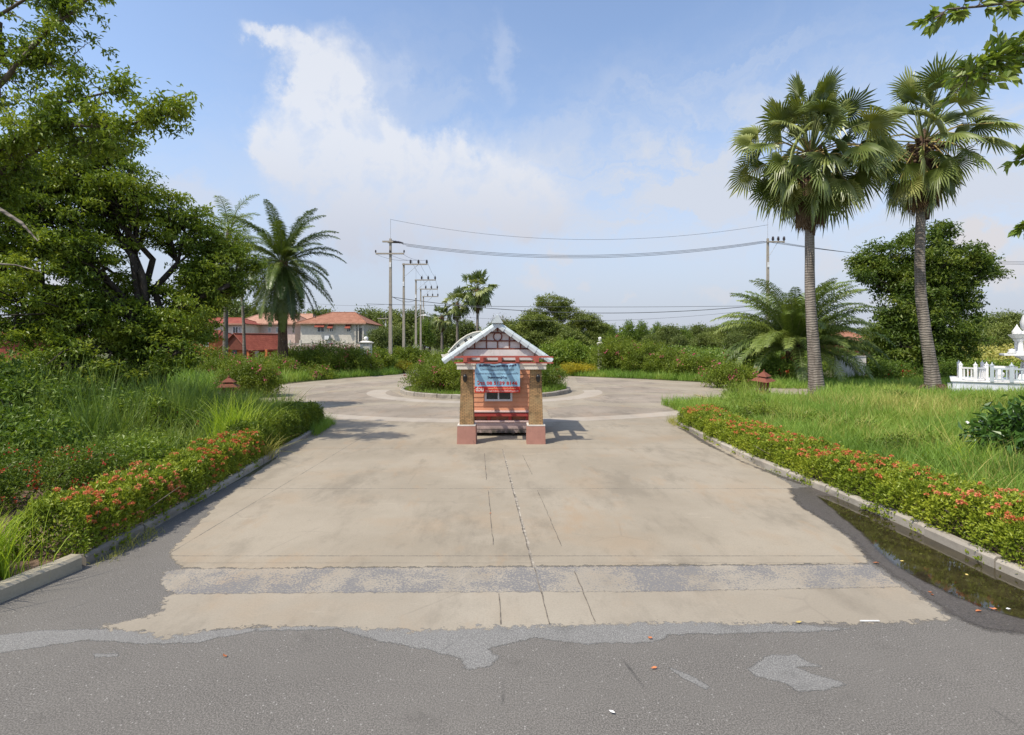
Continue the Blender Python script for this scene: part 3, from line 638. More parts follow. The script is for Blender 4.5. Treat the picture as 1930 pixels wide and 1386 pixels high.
mb = MB(); mb.box(-1.38, .62, 14.535, 14.565, ez + .0, gz(659.3)); o = bl(mb, 'gable_board', M['gablewhite'])
# roof
roof = MB(); n_t = 11; ya, yb = 14.50, 16.5; HW = 1.53; apr = apz + .025
for s_ in (-1, 1):
    for i in range(n_t):      # courses
        u0, u1 = i / n_t, (i + 1) / n_t; x0, x1 = apx + s_ * HW * u0, apx + s_ * HW * u1; z0, z1 = apr - HW * u0 * sl_, apr - HW * u1 * sl_
        k = 14; V = []; Fs = []
        for j in range(k * 4 + 1):
            y = ya + (yb - ya) * j / (k * 4); w = .018 * math.sin(j / 4 * 2 * math.pi)
            V += [(x0, y, z0 + w), (x1, y, z1 + w + .028), (x1, y, z1 - .02)]
            if j: b = 3 * j; Fs += [(b - 3, b - 2, b + 1, b), (b - 2, b - 1, b + 2, b + 1), (b - 1, b - 3, b, b + 2)]
        roof.add(V, Fs)
rf = bl(roof, 'roof', M['rooftile'])
for yy in (14.46, 16.5):
    ns = 7; vt = MB()
    for s_ in (-1, 1):
        for i in range(ns):
            u0, u1 = i / ns, (i + 1) / ns; L_ = HW + .02; a = Vector((apx + s_ * L_ * u0, yy, apr + .035 - L_ * u0 * sl_)); b = Vector((apx + s_ * L_ * u1, yy, apr + .035 - L_ * u1 * sl_)); 
            nrm = Vector((s_ * sl_, 0, 1)).normalized(); d = (b - a); a2 = a + d * .015; prof = []
            for q, (du, dn) in enumerate([(-.06, -.13), (-.075, -.05), (-.05, .01), (0, .035), (.06, .02), (.09, -.03), (.09, -.10)]): prof.append((du, dn))
            V = []
            for e, sc_ in ((a2, .92), (b, 1.06)):
                for du, dn in prof: V.append(tuple(e + Vector((0, du * sc_, 0)) + nrm * (dn * sc_ + .02)))
            k = len(prof); vt.add(V, [(j, j + 1, k + j + 1, k + j) for j in range(k - 1)] + [tuple(range(k)), tuple(range(k, 2 * k))[::-1]], smooth=False)
    vt.build('verge_tile', M['rooftile'], rf)
rt = MB()
for j in range(7):
    y = 14.46 + 2.1 * j / 7; y2 = y + 2.1 / 7 * 1.02; r0, r1 = .075, .09; V = []
    for (yy, r_) in ((y, r0), (y2, r1)):
        for q in range(7):
            a = math.pi * q / 6; V.append((apx + r_ * 1.3 * math.cos(a), yy, apr + .05 + r_ * math.sin(a) * 1.0))
    rt.add(V, [(q, q + 1, 8 + q, 7 + q) for q in range(6)] + [tuple(range(7))])
rt.add([(apx - .16, 14.34, apr + .03), (apx + .16, 14.34, apr + .03), (apx + .03, 14.34, apr + .25), (apx - .03, 14.34, apr + .25), (apx - .16, 14.46, apr + .03), (apx + .16, 14.46, apr + .03), (apx + .03, 14.46, apr + .27), (apx - .03, 14.46, apr + .27)], [(0, 1, 2, 3), (7, 6, 5, 4), (0, 4, 5, 1), (1, 5, 6, 2), (2, 6, 7, 3), (3, 7, 4, 0)])
rt.build('ridge_tile', M['rooftile'], rf)
# upturned arched sign on the left slope
M['cream'] = stained('cream_sign_board', (.66, .62, .52), (.45, .40, .30), .5)
M['signgrey'] = plain('grey_sign_rim', (.33, .34, .33), .6)
ay = 15.2; sc2 = F / ay
def A(px, py, y=ay): return Vector(((px - CX) / sc2, y, CAMZ - (py - HY) / sc2))
toppx = [(831, 668), (838, 668.5), (845, 665), (850, 659), (858, 650), (868, 641), (880, 633), (892, 628), (905, 625.5), (915, 627)]
botpx = [(838, 683), (846, 681), (852, 677), (858, 673), (868, 667), (878, 660), (888, 653), (898, 646), (908, 640), (918, 633)]
mb = MB(); V = []; Fs = []
for (t_, b_) in zip(toppx, botpx):
    a, b = A(*t_), A(*b_); V += [a, b, a + Vector((0, .08, 0)), b + Vector((0, .08, 0))]
for i in range(len(toppx) - 1): j = 4 * i; Fs += [(j, j + 1, j + 5, j + 4), (j + 2, j + 6, j + 7, j + 3), (j, j + 4, j + 6, j + 2)]
mb.add([tuple(v) for v in V], Fs); sg = bl(mb, 'arched_sign', M['cream'])
mb = MB(); mb.tube([A(*q) + Vector((0, -.01, .01)) for q in toppx[2:]], .022, 6); mb.build('rim', M['cream'], sg)
mb = MB(); mb.tube([A(q[0] + 1.2, q[1] + 2.6) + Vector((0, -.006, .0)) for q in toppx[2:]], .014, 6); mb.build('rim_groove', M['signgrey'], sg)
def text(name, body, loc, size, mat, parent, rot=0, sx=1.0, ext=.002, align='LEFT', bold=0):
    cu = bpy.data.curves.new(name, 'FONT'); cu.body = body; cu.size = size; cu.extrude = ext; cu.align_x = align; cu.offset = bold; cu.resolution_u = 2
    o = bpy.data.objects.new(name, cu); COL.objects.link(o); cu.materials.append(mat)
    bpy.context.view_layer.update(); dg = bpy.context.evaluated_depsgraph_get(); me = bpy.data.meshes.new_from_object(o.evaluated_get(dg))
    bpy.data.objects.remove(o); bpy.data.curves.remove(cu)
    me.transform(Matrix.Translation(loc) @ Matrix.Rotation(-rot, 4, 'Y') @ Matrix.Rotation(R(90), 4, 'X'))
    o = bpy.data.objects.new(name, me); COL.objects.link(o); o.parent = parent
    return o
M['ink'] = plain('black_sign_paint', (.02, .02, .022), .6)
BI = Vector(BC)
for px, py, ch, s_ in ((851.5, 662.5, 'ศ', .15), (856.5, 657.5, '1', .14), (863, 655, 'ย', .17), (877, 644.5, 'ค', .17), (888, 638.5, 'ร', .14)):
    text('sign_lettering', ch, A(px, py + 2, ay - .012), s_, M['ink'], sg, rot=R(33), bold=.006)

# lapped vinyl banner under the window edge
BT, BB, BX0, BX1, BY = 2.075, 1.225, -1.05, .225, 14.46
def bsurf(u, w):
    x = BX0 + (BX1 - BX0) * u; z = BB + (BT - BB) * w
    sag = .045 * math.sin(math.pi * min(1, u * 1)) * (w ** 3) * .9 + .012 * math.sin(u * 19) * w ** 2
    y = BY - .022 * math.sin((u * 1.4 + w * .9) * 5.2) * (w) - .018 * math.exp(-((u - .25 - (1 - w) * .35) / .06) ** 2) - .02 * math.exp(-((u - .85 + (1 - w) * .35) / .05) ** 2) * w - .012 * math.sin(w * 13 + u * 3) * w
    return Vector((x, y, z - sag))
banner = empty('vinyl_banner', (BX0 + .6, BY, BB), 'creased light blue banner with red phone number hung over the booth window', 'banner')
def bb(mb, name, mat, parent=banner):
    o = mb.build(name, mat, parent); o.matrix_parent_inverse = Matrix.Translation(-Vector(banner.location)) if parent is banner else Matrix.Identity(4); return o
M['vinyl_blue'] = stained('blue_vinyl', (.30, .53, .70), (.25, .45, .62), .3, .45)
M['vinyl_red'] = stained('red_vinyl', (.62, .045, .03), (.5, .04, .03), .3, .45)
for nm, w0, w1, mt in (('blue_sheet', .2, 1.0, 'vinyl_blue'), ('red_band', 0.0, .2, 'vinyl_red')):
    mb = MB(); nu, nw = 60, 30; V = []; Fs = []
    for j in range(nw + 1):
        for i in range(nu + 1): V.append(tuple(bsurf(i / nu, w0 + (w1 - w0) * j / nw)))
    Fs = [(j * (nu + 1) + i, j * (nu + 1) + i + 1, (j + 1) * (nu + 1) + i + 1, (j + 1) * (nu + 1) + i) for j in range(nw) for i in range(nu)]
    mb.add(V, Fs, smooth=True); sh = bb(mb, nm, M[mt])
    if nm == 'blue_sheet': blue = sh
    else: red = sh
M['ink_blue'] = plain('dark_blue_print', (.03, .03, .09), .5); M['ink_red'] = plain('red_print', (.60, .05, .03), .5); M['ink_white'] = plain('white_print', (.78, .76, .72), .5); M['ink_yellow'] = plain('pale_yellow_print', (.80, .62, .35), .5)
def btext(body, u0, w0, size, mat, parent, width, bold=0):
    """print a line on the banner's own curved surface"""
    cu = bpy.data.curves.new('print', 'FONT'); cu.body = body; cu.size = size; cu.offset = bold; cu.resolution_u = 2
    o = bpy.data.objects.new('print', cu); COL.objects.link(o); bpy.context.view_layer.update()
    dg = bpy.context.evaluated_depsgraph_get(); me = bpy.data.meshes.new_from_object(o.evaluated_get(dg)); bpy.data.objects.remove(o); bpy.data.curves.remove(cu)
    if not len(me.vertices): return
    import bmesh
    bm = bmesh.new(); bm.from_mesh(me)
    xs = [v.co.x for v in bm.verts]; x0, x1 = min(xs), max(xs); k = width / (x1 - x0)
    W, H = BX1 - BX0, BT - BB
    for v in bm.verts:
        u = u0 + (v.co.x - x0) * k / W; w = w0 + v.co.y / H; p = bsurf(u, w); v.co = (p.x, p.y - .004, p.z)
    bm.to_mesh(me); bm.free(); me.materials.append(mat)
    o = bpy.data.objects.new('lettering', me); COL.objects.link(o); o.parent = parent
btext('พื้นที่ให้เช่าอาคารพาณิชย์ ทำเลดี', .09, .885, .075, M['ink_blue'], blue, 1.06, .004)
btext('โปรดติดต่อสอบถามรายละเอียด', .12, .745, .075, M['ink_blue'], blue, .95)
btext('งานจัดการอาคาร & การรักษาความปลอดภัย', .02, .605, .072, M['ink_blue'], blue, 1.2)
btext('โครงการหมู่บ้าน', .28, .475, .075, M['ink_blue'], blue, .55, .003)
btext('โทร 08 5139 8146', .05, .26, .13, M['ink_red'], blue, 1.14, .004)
btext('ด่วน', .02, .045, .15, M['ink_white'], red, .22, .005)
btext('บุคคลทั่วไปสนใจ ติดต่อเจ้าของ', .29, .115, .055, M['ink_yellow'], red, .78)
btext('หรือฝากข้อความไว้ที่นิติบุคคล', .24, .03, .055, M['ink_white'], red, .92)

# ================================================================ PLANTS
def sph(n):
    d = rng.normal(size=(n, 3)); return d / np.linalg.norm(d, axis=1)[:, None]
def lobe_points(lobes, n, shell=.55):
    """points in ellipsoid lobes (cx,cy,cz,rx,ry,rz), denser towards the outside"""
    W = np.array([l[3] * l[4] + l[3] * l[5] for l in lobes]); k = rng.choice(len(lobes), n, p=W / W.sum()); A_ = np.array(lobes)[k]
    r = (shell + (1 - shell) * rng.uniform(0, 1, n)) * rng.uniform(.85, 1.08, n)
    return A_[:, :3] + sph(n) * A_[:, 3:] * r[:, None], k
def clumpy(C, per, rad, flat=.6):
    n = len(C); q = np.repeat(C, per, 0); r = np.repeat(rad * rng.uniform(.6, 1.3, n), per) if np.isscalar(rad) else np.repeat(rad, per)
    return q + rng.normal(size=q.shape) * (r * .5)[:, None] * np.array([1, 1, flat]), np.repeat(rng.uniform(0, 1, n), per)
def limb(mb, a, b, r0, r1, n=5, sag=.0, wob=.06, sides=6):
    a, b = Vector(a), Vector(b); L = (b - a).length; pts = []
    for i in range(n + 1):
        t = i / n; q = a.lerp(b, t); 
        if 0 < i < n: q += Vector((random.gauss(0, wob * L), random.gauss(0, wob * L), random.gauss(0, wob * L * .6) + sag * math.sin(math.pi * t) * L))
        pts.append(q)
    mb.tube(pts, [r0 + (r1 - r0) * i / n for i in range(n + 1)], sides); return pts
def tree_parts(root, base, lobes, tr, leaf, nclump, per, mat, crad=.45, barkm='bark', fork=None, zmin=None, trunk_to=None, asp=.42, droop=.35, shell=.5, flat=.6, up=.7, twig=.4, wob=.05):
    """trunk, limbs out to the leaf clumps, crown; coordinates relative to the root"""
    T = MB(); L = np.array(lobes); c = L[:, :3].mean(0); 
    fz = fork if fork is not None else max(.8, (L[:, 2] - L[:, 5]).min() + .3)
    fk = Vector((base[0] + (c[0] - base[0]) * .25, base[1] + (c[1] - base[1]) * .25, base[2] + fz))
    T.tube([Vector(base) + Vector((0, 0, -.1)), Vector(base) + Vector((0, 0, .15 * fz)), Vector(base).lerp(fk, .5) + Vector((random.gauss(0, .1), 0, 0)), fk], [tr * 1.45, tr * 1.1, tr * .95, tr * .85], 10, wob=.06)
    C, k = lobe_points(lobes, nclump, shell)
    if zmin is not None: C[:, 2] = np.maximum(C[:, 2], zmin + rng.uniform(0, .3, nclump))
    for i, l in enumerate(lobes):
        pts = limb(T, fk, l[:3], tr * .6, tr * .22, 5, .08, wob)
        idx = np.where(k == i)[0]
        for j in idx[:max(2, int(len(idx) * twig))]:
            p0 = pts[random.choice([3, 4, 5])]; limb(T, p0, C[j], tr * .16, .008 + tr * .03, 3, .05, .07, 4)
    T.build('trunk', M[barkm], root)
    Q, v = clumpy(C, per, crad, flat)
    if zmin is not None: Q[:, 2] = np.maximum(Q[:, 2], zmin)
    o = MB().leaves(Q, leaf, asp, 0, np.clip(v * .6 + rng.uniform(0, .4, len(v)), 0, 1), droop, up).build('crown', mat, root)
    return o
def LP(px, py, Y, r, ry=None, rz=None): p = P(px, py, Y); return (p.x, p.y, p.z, r, ry or r, rz or r * .8)

# ---- big trees on the left
t = empty('dense_tree', (-12.5, 18.5, 0), 'dense dark green tree with low hanging crown left of the driveway', 'tree')
tb = Vector(t.location)
def rel(lobes, o): return [(l[0] - o.x, l[1] - o.y, l[2] - o.z) + tuple(l[3:]) for l in lobes]
LB = [LP(130, 330, 18, 1.9), LP(230, 380, 18.5, 2.0), LP(60, 420, 17, 2.0), LP(340, 430, 19.5, 1.7), LP(410, 470, 20, 1.35), LP(430, 535, 20, .85), LP(150, 480, 17, 1.7),
      LP(370, 560, 19.5, 1.5), LP(270, 620, 18, 1.6), LP(150, 600, 17, 1.8), LP(50, 580, 16, 1.8), LP(365, 625, 19.5, .8), LP(230, 560, 18.5, 1.2), LP(20, 340, 17, 1.6), LP(330, 670, 17, .75), LP(200, 290, 18.5, 1.1), LP(-80, 480, 17, 2.2), LP(-100, 340, 17, 2.0), LP(250, 690, 17.5, 1.3), LP(340, 610, 18, 1.3), LP(120, 690, 15.5, 1.4), LP(400, 520, 19.5, 1.5), LP(480, 500, 20.5, .6)]
tree_parts(t, (0, 0, 0), rel(LB, tb), 0.26, .15, 1400, 95, M['leaf_tree'], .36, 'bark_dark', fork=2.3, zmin=.5, shell=.3, twig=.5, up=1.6, flat=.5)
t = empty('broadleaf_tree', (-13.3, 12.6, 0), 'tall open tree whose long leafy branches reach in at the upper left', 'tree')
tb = Vector(t.location); T = MB(); CL = []
def branch(pts, r0, r1, dens, spread=.32, start=.25, sub=3):
    """a limb through picture-traced points with side twigs carrying leaf clumps"""
    W = [Vector(p) - tb for p in pts]; T.tube(W, [r0 + (r1 - r0) * i / (len(W) - 1) for i in range(len(W))], 7)
    tot = sum((W[i + 1] - W[i]).length for i in range(len(W) - 1))
    for _ in range(int(dens * tot)):
        s_ = tot * (start + (1 - start) * random.random() ** .8); 
        for i in range(len(W) - 1):
            l = (W[i + 1] - W[i]).length
            if s_ <= l: break
            s_ -= l
        a = W[i].lerp(W[i + 1], min(1, s_ / l)); e = a + Vector((random.gauss(0, spread * 1.3), random.gauss(0, spread * 1.5), random.gauss(.05, spread)))
        limb(T, a, e, .014, .005, 3, .03, .07, 4); CL.append(tuple(e)); 
        if random.random() < .5: CL.append(tuple(a.lerp(e, .6)))
B0 = Vector((-13.3, 12.6, 3.2)); 
T.tube([Vector((0, 0, -.1)), Vector((0, 0, 1.5)), Vector((.2, .1, 3.3)), Vector((.1, .3, 6)), Vector((.5, 0, 8.5)), Vector((.7, 0, 10.5))], [.34, .26, .22, .17, .11, .05], 10)
bp = lambda *q: [P(*x) for x in q]
branch([B0 + Vector((0, 0, 1.0))] + bp((-40, 310, 12.3), (20, 262, 12), (70, 236, 11.8), (150, 236, 11.6), (230, 240, 11.5), (290, 222, 11.4), (340, 205, 11.3)), .09, .012, 8, .17, .3)
branch([B0 + Vector((0, 0, .6))] + bp((-60, 400, 12.5), (0, 330, 12.4), (30, 260, 12.2), (90, 205, 12), (140, 190, 12), (200, 175, 12), (240, 172, 12)), .08, .012, 7, .2, .3)
branch([B0 + Vector((.2, 0, 3))] + bp((-40, 200, 12.5), (10, 150, 12.3), (60, 90, 12.2), (100, 50, 12.1), (150, 15, 12.1), (190, -25, 12)), .08, .015, 7, .2, .3)
branch([B0 + Vector((.2, .3, 3.5))] + bp((-30, 120, 13), (40, 90, 12.7), (90, 120, 12.5), (130, 140, 12.4)), .07, .012, 8, .26, .2)
branch([B0 + Vector((.3, .3, 5))] + bp((-20, 40, 12.6), (30, 10, 12.6), (80, -20, 12.4), (150, -30, 12.3)), .06, .012, 7, .28, .2)
branch([B0 + Vector((.1, .3, .4))] + bp((-60, 440, 12.9), (-10, 380, 12.8), (40, 300, 12.6), (80, 280, 12.4), (160, 262, 12.2), (220, 262, 12)), .07, .012, 10, .26, .3)
CLp, vv = clumpy(np.array(CL), 36, .25, .6)
T.build('trunk', M['bark'], t)
MB().leaves(CLp, .135, .40, 0, np.clip(vv * .5 + rng.uniform(0, .5, len(vv)), 0, 1), .4, 1.5).build('crown', M['leaf_tree'], t)
tw = MB(); a = P(135, 108, 12) - tb; limb(tw, a, P(192, 66, 12) - tb, .012, .003, 4, .05, .03, 4); limb(tw, a.lerp(P(192, 66, 12) - tb, .4), P(165, 70, 12) - tb, .007, .003, 3, .05, .03, 4)
dead = MB().tube([P(-5, 392, 11.5) - tb, P(40, 420, 11.5) - tb, P(72, 455, 11.4) - tb], [.045, .035, .012], 7); dead.tube([P(-5, 498, 11.5) - tb, P(30, 500, 11.5) - tb, P(76, 512, 11.4) - tb], [.03, .02, .008], 6); dead.build('dead_branch', M['bark_palm'], t)
tw.build('bare_twig', M['bark'], t)

# ---- leafy branches of a near tree at the upper right
t = empty('overhanging_tree', (10.2, 7.6, 0), 'near broadleaf tree whose leafy branch ends hang in at the upper right corner', 'tree')
tb = Vector(t.location); T = MB(); 
T.tube([Vector((0, 0, -.1)), Vector((0, .1, 2)), Vector((-.2, 0, 4)), Vector((-.4, -.2, 6.5))], [.26, .2, .15, .08], 10)
RC2 = []; RD = []
def spray(pts, r0, nleaf, spread, from_h):
    W = [Vector((-.15, 0, from_h))] + [P(*x) - tb for x in pts]; W[0:1] = [W[0], W[0].lerp(W[1], .5) + Vector((0, 0, .25))]
    T.tube(W, [r0 + (.006 - r0) * i / (len(W) - 1) for i in range(len(W))], 6)
    for i in range(2, len(W)):
        for _ in range(nleaf):
            a = W[i - 1].lerp(W[i], random.random()) if i > 2 else W[i]; e = a + Vector((random.gauss(0, spread), random.gauss(0, spread), random.gauss(0, spread * .8)))
            limb(T, a, e, .006, .003, 2, 0, .05, 4)
            for s_ in range(9): RC2.append(tuple(a.lerp(e, random.uniform(.3, 1.05)))); RD.append(tuple((e - a).normalized() * 1.2 + Vector((0, 0, -.15))))
spray([(1990, 0, 6.4), (1900, 5, 6.2), (1850, 12, 6.1), (1785, 18, 6.0), (1757, 40, 6.0)], .03, 9, .09, 5.5)
spray([(2000, 90, 6.6), (1930, 105, 6.4), (1890, 112, 6.3), (1850, 120, 6.3), (1822, 150, 6.2)], .03, 21, .15, 5.2)
spray([(2000, 300, 6.6), (1950, 296, 6.5), (1926, 292, 6.4)], .02, 7, .06, 4.6)
spray([(2010, 440, 6.6), (1955, 432, 6.5), (1930, 425, 6.4)], .02, 8, .07, 4.2)
T.build('trunk', M['bark'], t)
o = MB().leaves(np.array(RC2), .125, .5, 0, None, .1, .9, np.array(RD), .08).build('crown', M['leaf_branch'], t)
oc, _ = lobe_points([(1.6, .3, 6.2, 2.0, 2.0, 1.4)], 120); oc = oc[oc[:, 0] > .3]; Q, v = clumpy(oc, 30, .5); MB().leaves(Q, .14, .45).build('crown', M['leaf_branch'], t)

# ---- round tree behind the right palm
t = empty('round_tree', P(1738, 655, 42) * 1.0, 'big round leafy tree behind the two tall fan palms', 'tree'); t.location.z = 0; tb = Vector(t.location)
LR = [LP(1740, 500, 42, 2.8), LP(1670, 490, 42, 2.1), LP(1810, 490, 42, 2.2), LP(1740, 455, 42, 1.8), LP(1850, 505, 42, 1.5), LP(1640, 500, 42, 1.4), LP(1720, 570, 41, 2.6), LP(1770, 600, 42, 2.8), LP(1690, 600, 41, 1.6), LP(1750, 660, 41, 2.2), LP(1700, 655, 40, 1.6), LP(1810, 565, 43, 1.6), LP(1780, 430, 42, 1.0), LP(1800, 650, 41, 2.0), LP(1680, 630, 41, 1.9), LP(1740, 620, 41, 2.6), LP(1745, 540, 42, 2.6), LP(1690, 535, 42, 2.0), LP(1800, 530, 42, 2.2), LP(1865, 500, 42.5, 1.0), LP(1625, 520, 41.5, 1.0)]
tree_parts(t, (0, 0, 0), rel(LR, tb), .3, .28, 820, 74, M['leaf_dark'], .62, 'bark_dark', fork=2.5, zmin=.4, shell=.45)

# ---- fan palms
def fan_leaf(mb, pet, o, d, up, Rr, nseg=30, spread=2.35, droop=.35, mi=0, v=.5, mp=1):
    """a costapalmate blade: corrugated web joined for half its length, then free pointed tips"""
    d = d.normalized(); side = d.cross(up); side = side.normalized() if side.length > 1e-3 else Vector((1, 0, 0)); n = side.cross(d).normalized()
    V = []; Fq = []; Ft = []
    for i in range(nseg):
        a0 = -spread + 2 * spread * i / nseg; a1 = -spread + 2 * spread * (i + 1) / nseg; am = (a0 + a1) / 2
        rl = Rr * (1 - .22 * abs(am) / spread) * random.uniform(.80, 1.08); ri = rl * .34
        def q(a, r, h=0):
            p = o + (d * math.cos(a) + side * math.sin(a)) * r + n * (h - .16 * r * r / Rr * abs(math.sin(a))); p.z -= droop * r * r / Rr * .55; return p
        tw = random.gauss(0, .02) * Rr; b = len(V)
        V += [o, q(a0, ri), q(am, ri, .05 * Rr), q(a1, ri), q(am + random.gauss(0, .06), rl, tw) - Vector((0, 0, (.1 + droop) * random.uniform(.05, .5) * Rr)), q(a0 + .02, rl * .70, -.0), q(a1 - .02, rl * .70, -.0), q(am, rl * .70, .03 * Rr)]
        Fq += [(b, b + 1, b + 2, b + 2), ]; Ft += [(b, b + 1, b + 2), (b, b + 2, b + 3), (b + 5, b + 4, b + 7), (b + 7, b + 4, b + 6)]
        Fq[-1:] = [(b + 1, b + 5, b + 7, b + 2), (b + 2, b + 7, b + 6, b + 3)]
    mb.add([tuple(x) for x in V], [np.array(Fq), np.array(Ft)], mi, v)
def fan_palm(name, label, base, top, crown_r, tr, nleaf=34, leafR=1.25, lean_pts=None, skirt=True, fruit=True, seg=30, group=None, pet_len=1.3, lean_up=.12):
    root = empty(name, base, label, 'palm tree', group); b = Vector(base); rp = [Vector(q) - b for q in lean_pts]
    k = len(rp) - 1
    tk = MB(); fine = []
    for i in range(k):
        for j in range(6): fine.append(rp[i].lerp(rp[i + 1], j / 6))
    fine.append(rp[-1]); sm = [fine[0]] + [(fine[i - 1] + fine[i] * 2 + fine[i + 1]) / 4 for i in range(1, len(fine) - 1)] + [fine[-1]]
    for _ in range(4): sm = [sm[0]] + [(sm[i - 1] + sm[i] * 2 + sm[i + 1]) / 4 for i in range(1, len(sm) - 1)] + [sm[-1]]
    m_ = len(sm); tk.tube(sm, [tr * (1.0 + .6 * math.exp(-i / m_ * 7) - .30 * i / m_) for i in range(m_)], 14, wob=.03)
    tk.build('trunk', M['bark_palm'], root)
    top = Vector(top) - b; leafs = MB(); pets = MB()
    pets_n = 0
    for i in range(nleaf):
        t_ = (i + .5) / nleaf; el = R(86 - 165 * t_ ** .95) + random.gauss(0, .08); az = i * 2.39996 + random.gauss(0, .15)
        dir_ = Vector((math.cos(az) * math.cos(el), math.sin(az) * math.cos(el), math.sin(el)))
        pl = crown_r - leafR * .9; pl *= random.uniform(.55, 1.08) * (1.0 if el > -.3 else .8); hz = Vector((math.cos(az), math.sin(az), 0))
        p0 = top + hz * .12 + Vector((0, 0, -.35 * t_)); p1 = p0 + dir_ * pl * .5 + Vector((0, 0, .10 * pl)); p2 = p0 + dir_ * pl - Vector((0, 0, .06 * pl))
        pets.tube([p0, p1, p2], [.05, .032, .022], 5, 0 if t_ > .45 else 1)
        bd = dir_ + Vector((0, 0, -.15 - .55 * t_)) * (1 if el < .9 else .1); upv = Vector((random.gauss(0, .95), random.gauss(0, .95), 1)) - hz * (1.2 if el > .6 else .0)
        fan_leaf(leafs, pets, p2, bd, upv + hz * .4, leafR * random.uniform(.85, 1.1), seg, 2.1 + random.uniform(-.3, .2), (.02 if el > .5 else .12) + .25 * t_, 0, random.uniform(0, 1))
    leafs.build('crown', M['fan'], root); pets.build('leaf_stalks', [M['petiole'], M['petiole_g']], root)
    if skirt:
        dm = MB()
        for i in range(int(skirt)):
            az = random.uniform(0, 6.28); hz = Vector((math.cos(az), math.sin(az), 0)); p2 = top + hz * (tr * 1.2 + random.uniform(0, .25)) + Vector((0, 0, -random.uniform(.55, .78) * crown_r))
            fan_leaf(dm, None, p2, Vector((hz.x * .15, hz.y * .15, -1)), hz, leafR * random.uniform(.5, .75), 16, .8, .1, 0, random.uniform(0, 1))
        dm.build('dead_leaf_skirt', M['dead'], root)
    if fruit:
        fm = MB(); st = MB()
        for i in range(int(fruit)):
            az = random.uniform(0, 6.28); r_ = random.uniform(.12, .2) * crown_r; c = top + Vector((math.cos(az) * r_, math.sin(az) * r_, -random.uniform(.02, .36) * crown_r)); s_ = random.uniform(.07, .10)
            fm.lathe(c, [(.01, -s_), (s_ * .7, -s_ * .7), (s_, 0), (s_ * .75, s_ * .65), (.01, s_)], 7, 0, random.random())
        fm.build('fruit_cluster', M['bark_fiber'], root)['kind'] = 'stuff'
        st = MB(); cs = crown_r / 3; st.lathe(top + Vector((0, 0, -.6 * cs)), [(tr * .8, -2.6 * cs), (tr * 1.2, -1.6 * cs), (tr * 1.7, -.6 * cs), (tr * 1.5, .2 * cs), (tr * .9, .6 * cs), (.05, 1.0 * cs)], 12); st.build('crown_shaft', M['bark_fiber'], root)
    return root
pr = lambda pts, Y: [P(x, y, Y) for x, y in pts]
fan_palm('fan_palm', 'tall straight fan palm with full skirted crown, the left of the tall pair', (P(1540, 740, 27).x, 27, 0), P(1527, 285, 27), 4.2, .28, 84, 1.5, [(P(1540, 740, 27).x, 27, -.1)] + pr([(1533, 650), (1526, 550), (1526, 430), (1527, 290)], 27), skirt=90, fruit=80, seg=28)
fan_palm('fan_palm', 'tall fan palm with leaning trunk and fruit cluster, nearest the white shrine', (P(1760, 740, 27).x, 27, 0), P(1742, 262, 27), 4.0, .28, 50, 1.45, [(P(1760, 740, 27).x, 27, -.1)] + pr([(1756, 700), (1746, 640), (1735, 560), (1733, 480), (1736, 400), (1742, 280)], 27), skirt=40, fruit=150, seg=28)
ro = MB(); q = None
for i in range(16):
    az = random.uniform(0, 6.28); ro.tube([(.35 * math.cos(az), .35 * math.sin(az), .55), (.6 * math.cos(az), .6 * math.sin(az), .35), (.95 * math.cos(az), .95 * math.sin(az), .0)], [.05, .05, .03], 5, wob=.3)
o = ro.build('exposed_roots', M['bark_fiber'], bpy.data.objects['fan_palm.001'])
Yf = 88
for (px, ty, rpx, lab, nl) in ((900, 545, 34, 'largest far fan palm behind the booth roof', 44), (862, 572, 26, 'mid height far fan palm between two others behind the booth', 32), (833, 597, 22, 'lowest far fan palm, nearest the utility poles', 30)):
    Yq = Yf + (900 - px) * .05; b = P(px, 655, Yq); b.z = 0; rr_ = rpx * 1.3 / F * Yq
    fan_palm('fan_palm', lab, b, P(px, ty, Yq), rr_, .26, nl, rr_ * .42, [b, b.lerp(P(px, ty, Yq), .5), P(px, ty + 2, Yq)], skirt=10, fruit=12, seg=14, group='fan palms far behind the booth')

# ---- feather palms
def frond(lf, rk, base, az, el, L, leaflet, nl=55, bend=1.5, vv=.5, twist=0, hang=.5):
    hz = Vector((math.cos(az), math.sin(az), 0)); p = Vector(base); a = el; pts = [p.copy()]; n = 14; dirs = []
    for i in range(n):
        d = hz * math.cos(a) + Vector((0, 0, math.sin(a))); p = p + d * L / n; pts.append(p.copy()); dirs.append(d); a -= bend / n * (.5 + 1.0 * i / n)
    rk.tube(pts, [.045 * (1 - i / (n + 1)) + .006 for i in range(n + 1)], 5, 0, vv)
    side0 = Vector((-hz.y, hz.x, 0)); V = []; Q = []
    for i in range(nl):
        t = .12 + .88 * (i + random.random() * .5) / nl; k = min(n - 1, int(t * n)); q = pts[k].lerp(pts[k + 1], t * n - k); d = dirs[k]; up_ = side0.cross(d) * -1 
        if up_.z < 0: up_ = -up_
        ll = leaflet * (math.sin(math.pi * min(1, t * .85 + .12)) ** .6) * random.uniform(.85, 1.1)
        for s_ in (-1, 1):
            o = (side0 * s_ * .85 + d * .55 + up_ * random.uniform(-.15, .45)).normalized(); q1 = q + o * ll * .5; q2 = q1 + (o + Vector((0, 0, -hang * random.uniform(.8, 1.6)))).normalized() * ll * .5
            w = d * .022 * (leaflet / .6); b = len(V); V += [q - w * .6, q + w * .6, q1 + w, q1 - w, q2]
            Q.append(b)
    B = np.array(Q)[:, None]; lf.add([tuple(x) for x in V], [B + [0, 1, 2, 3], B + [3, 2, 4]], 0, vv)
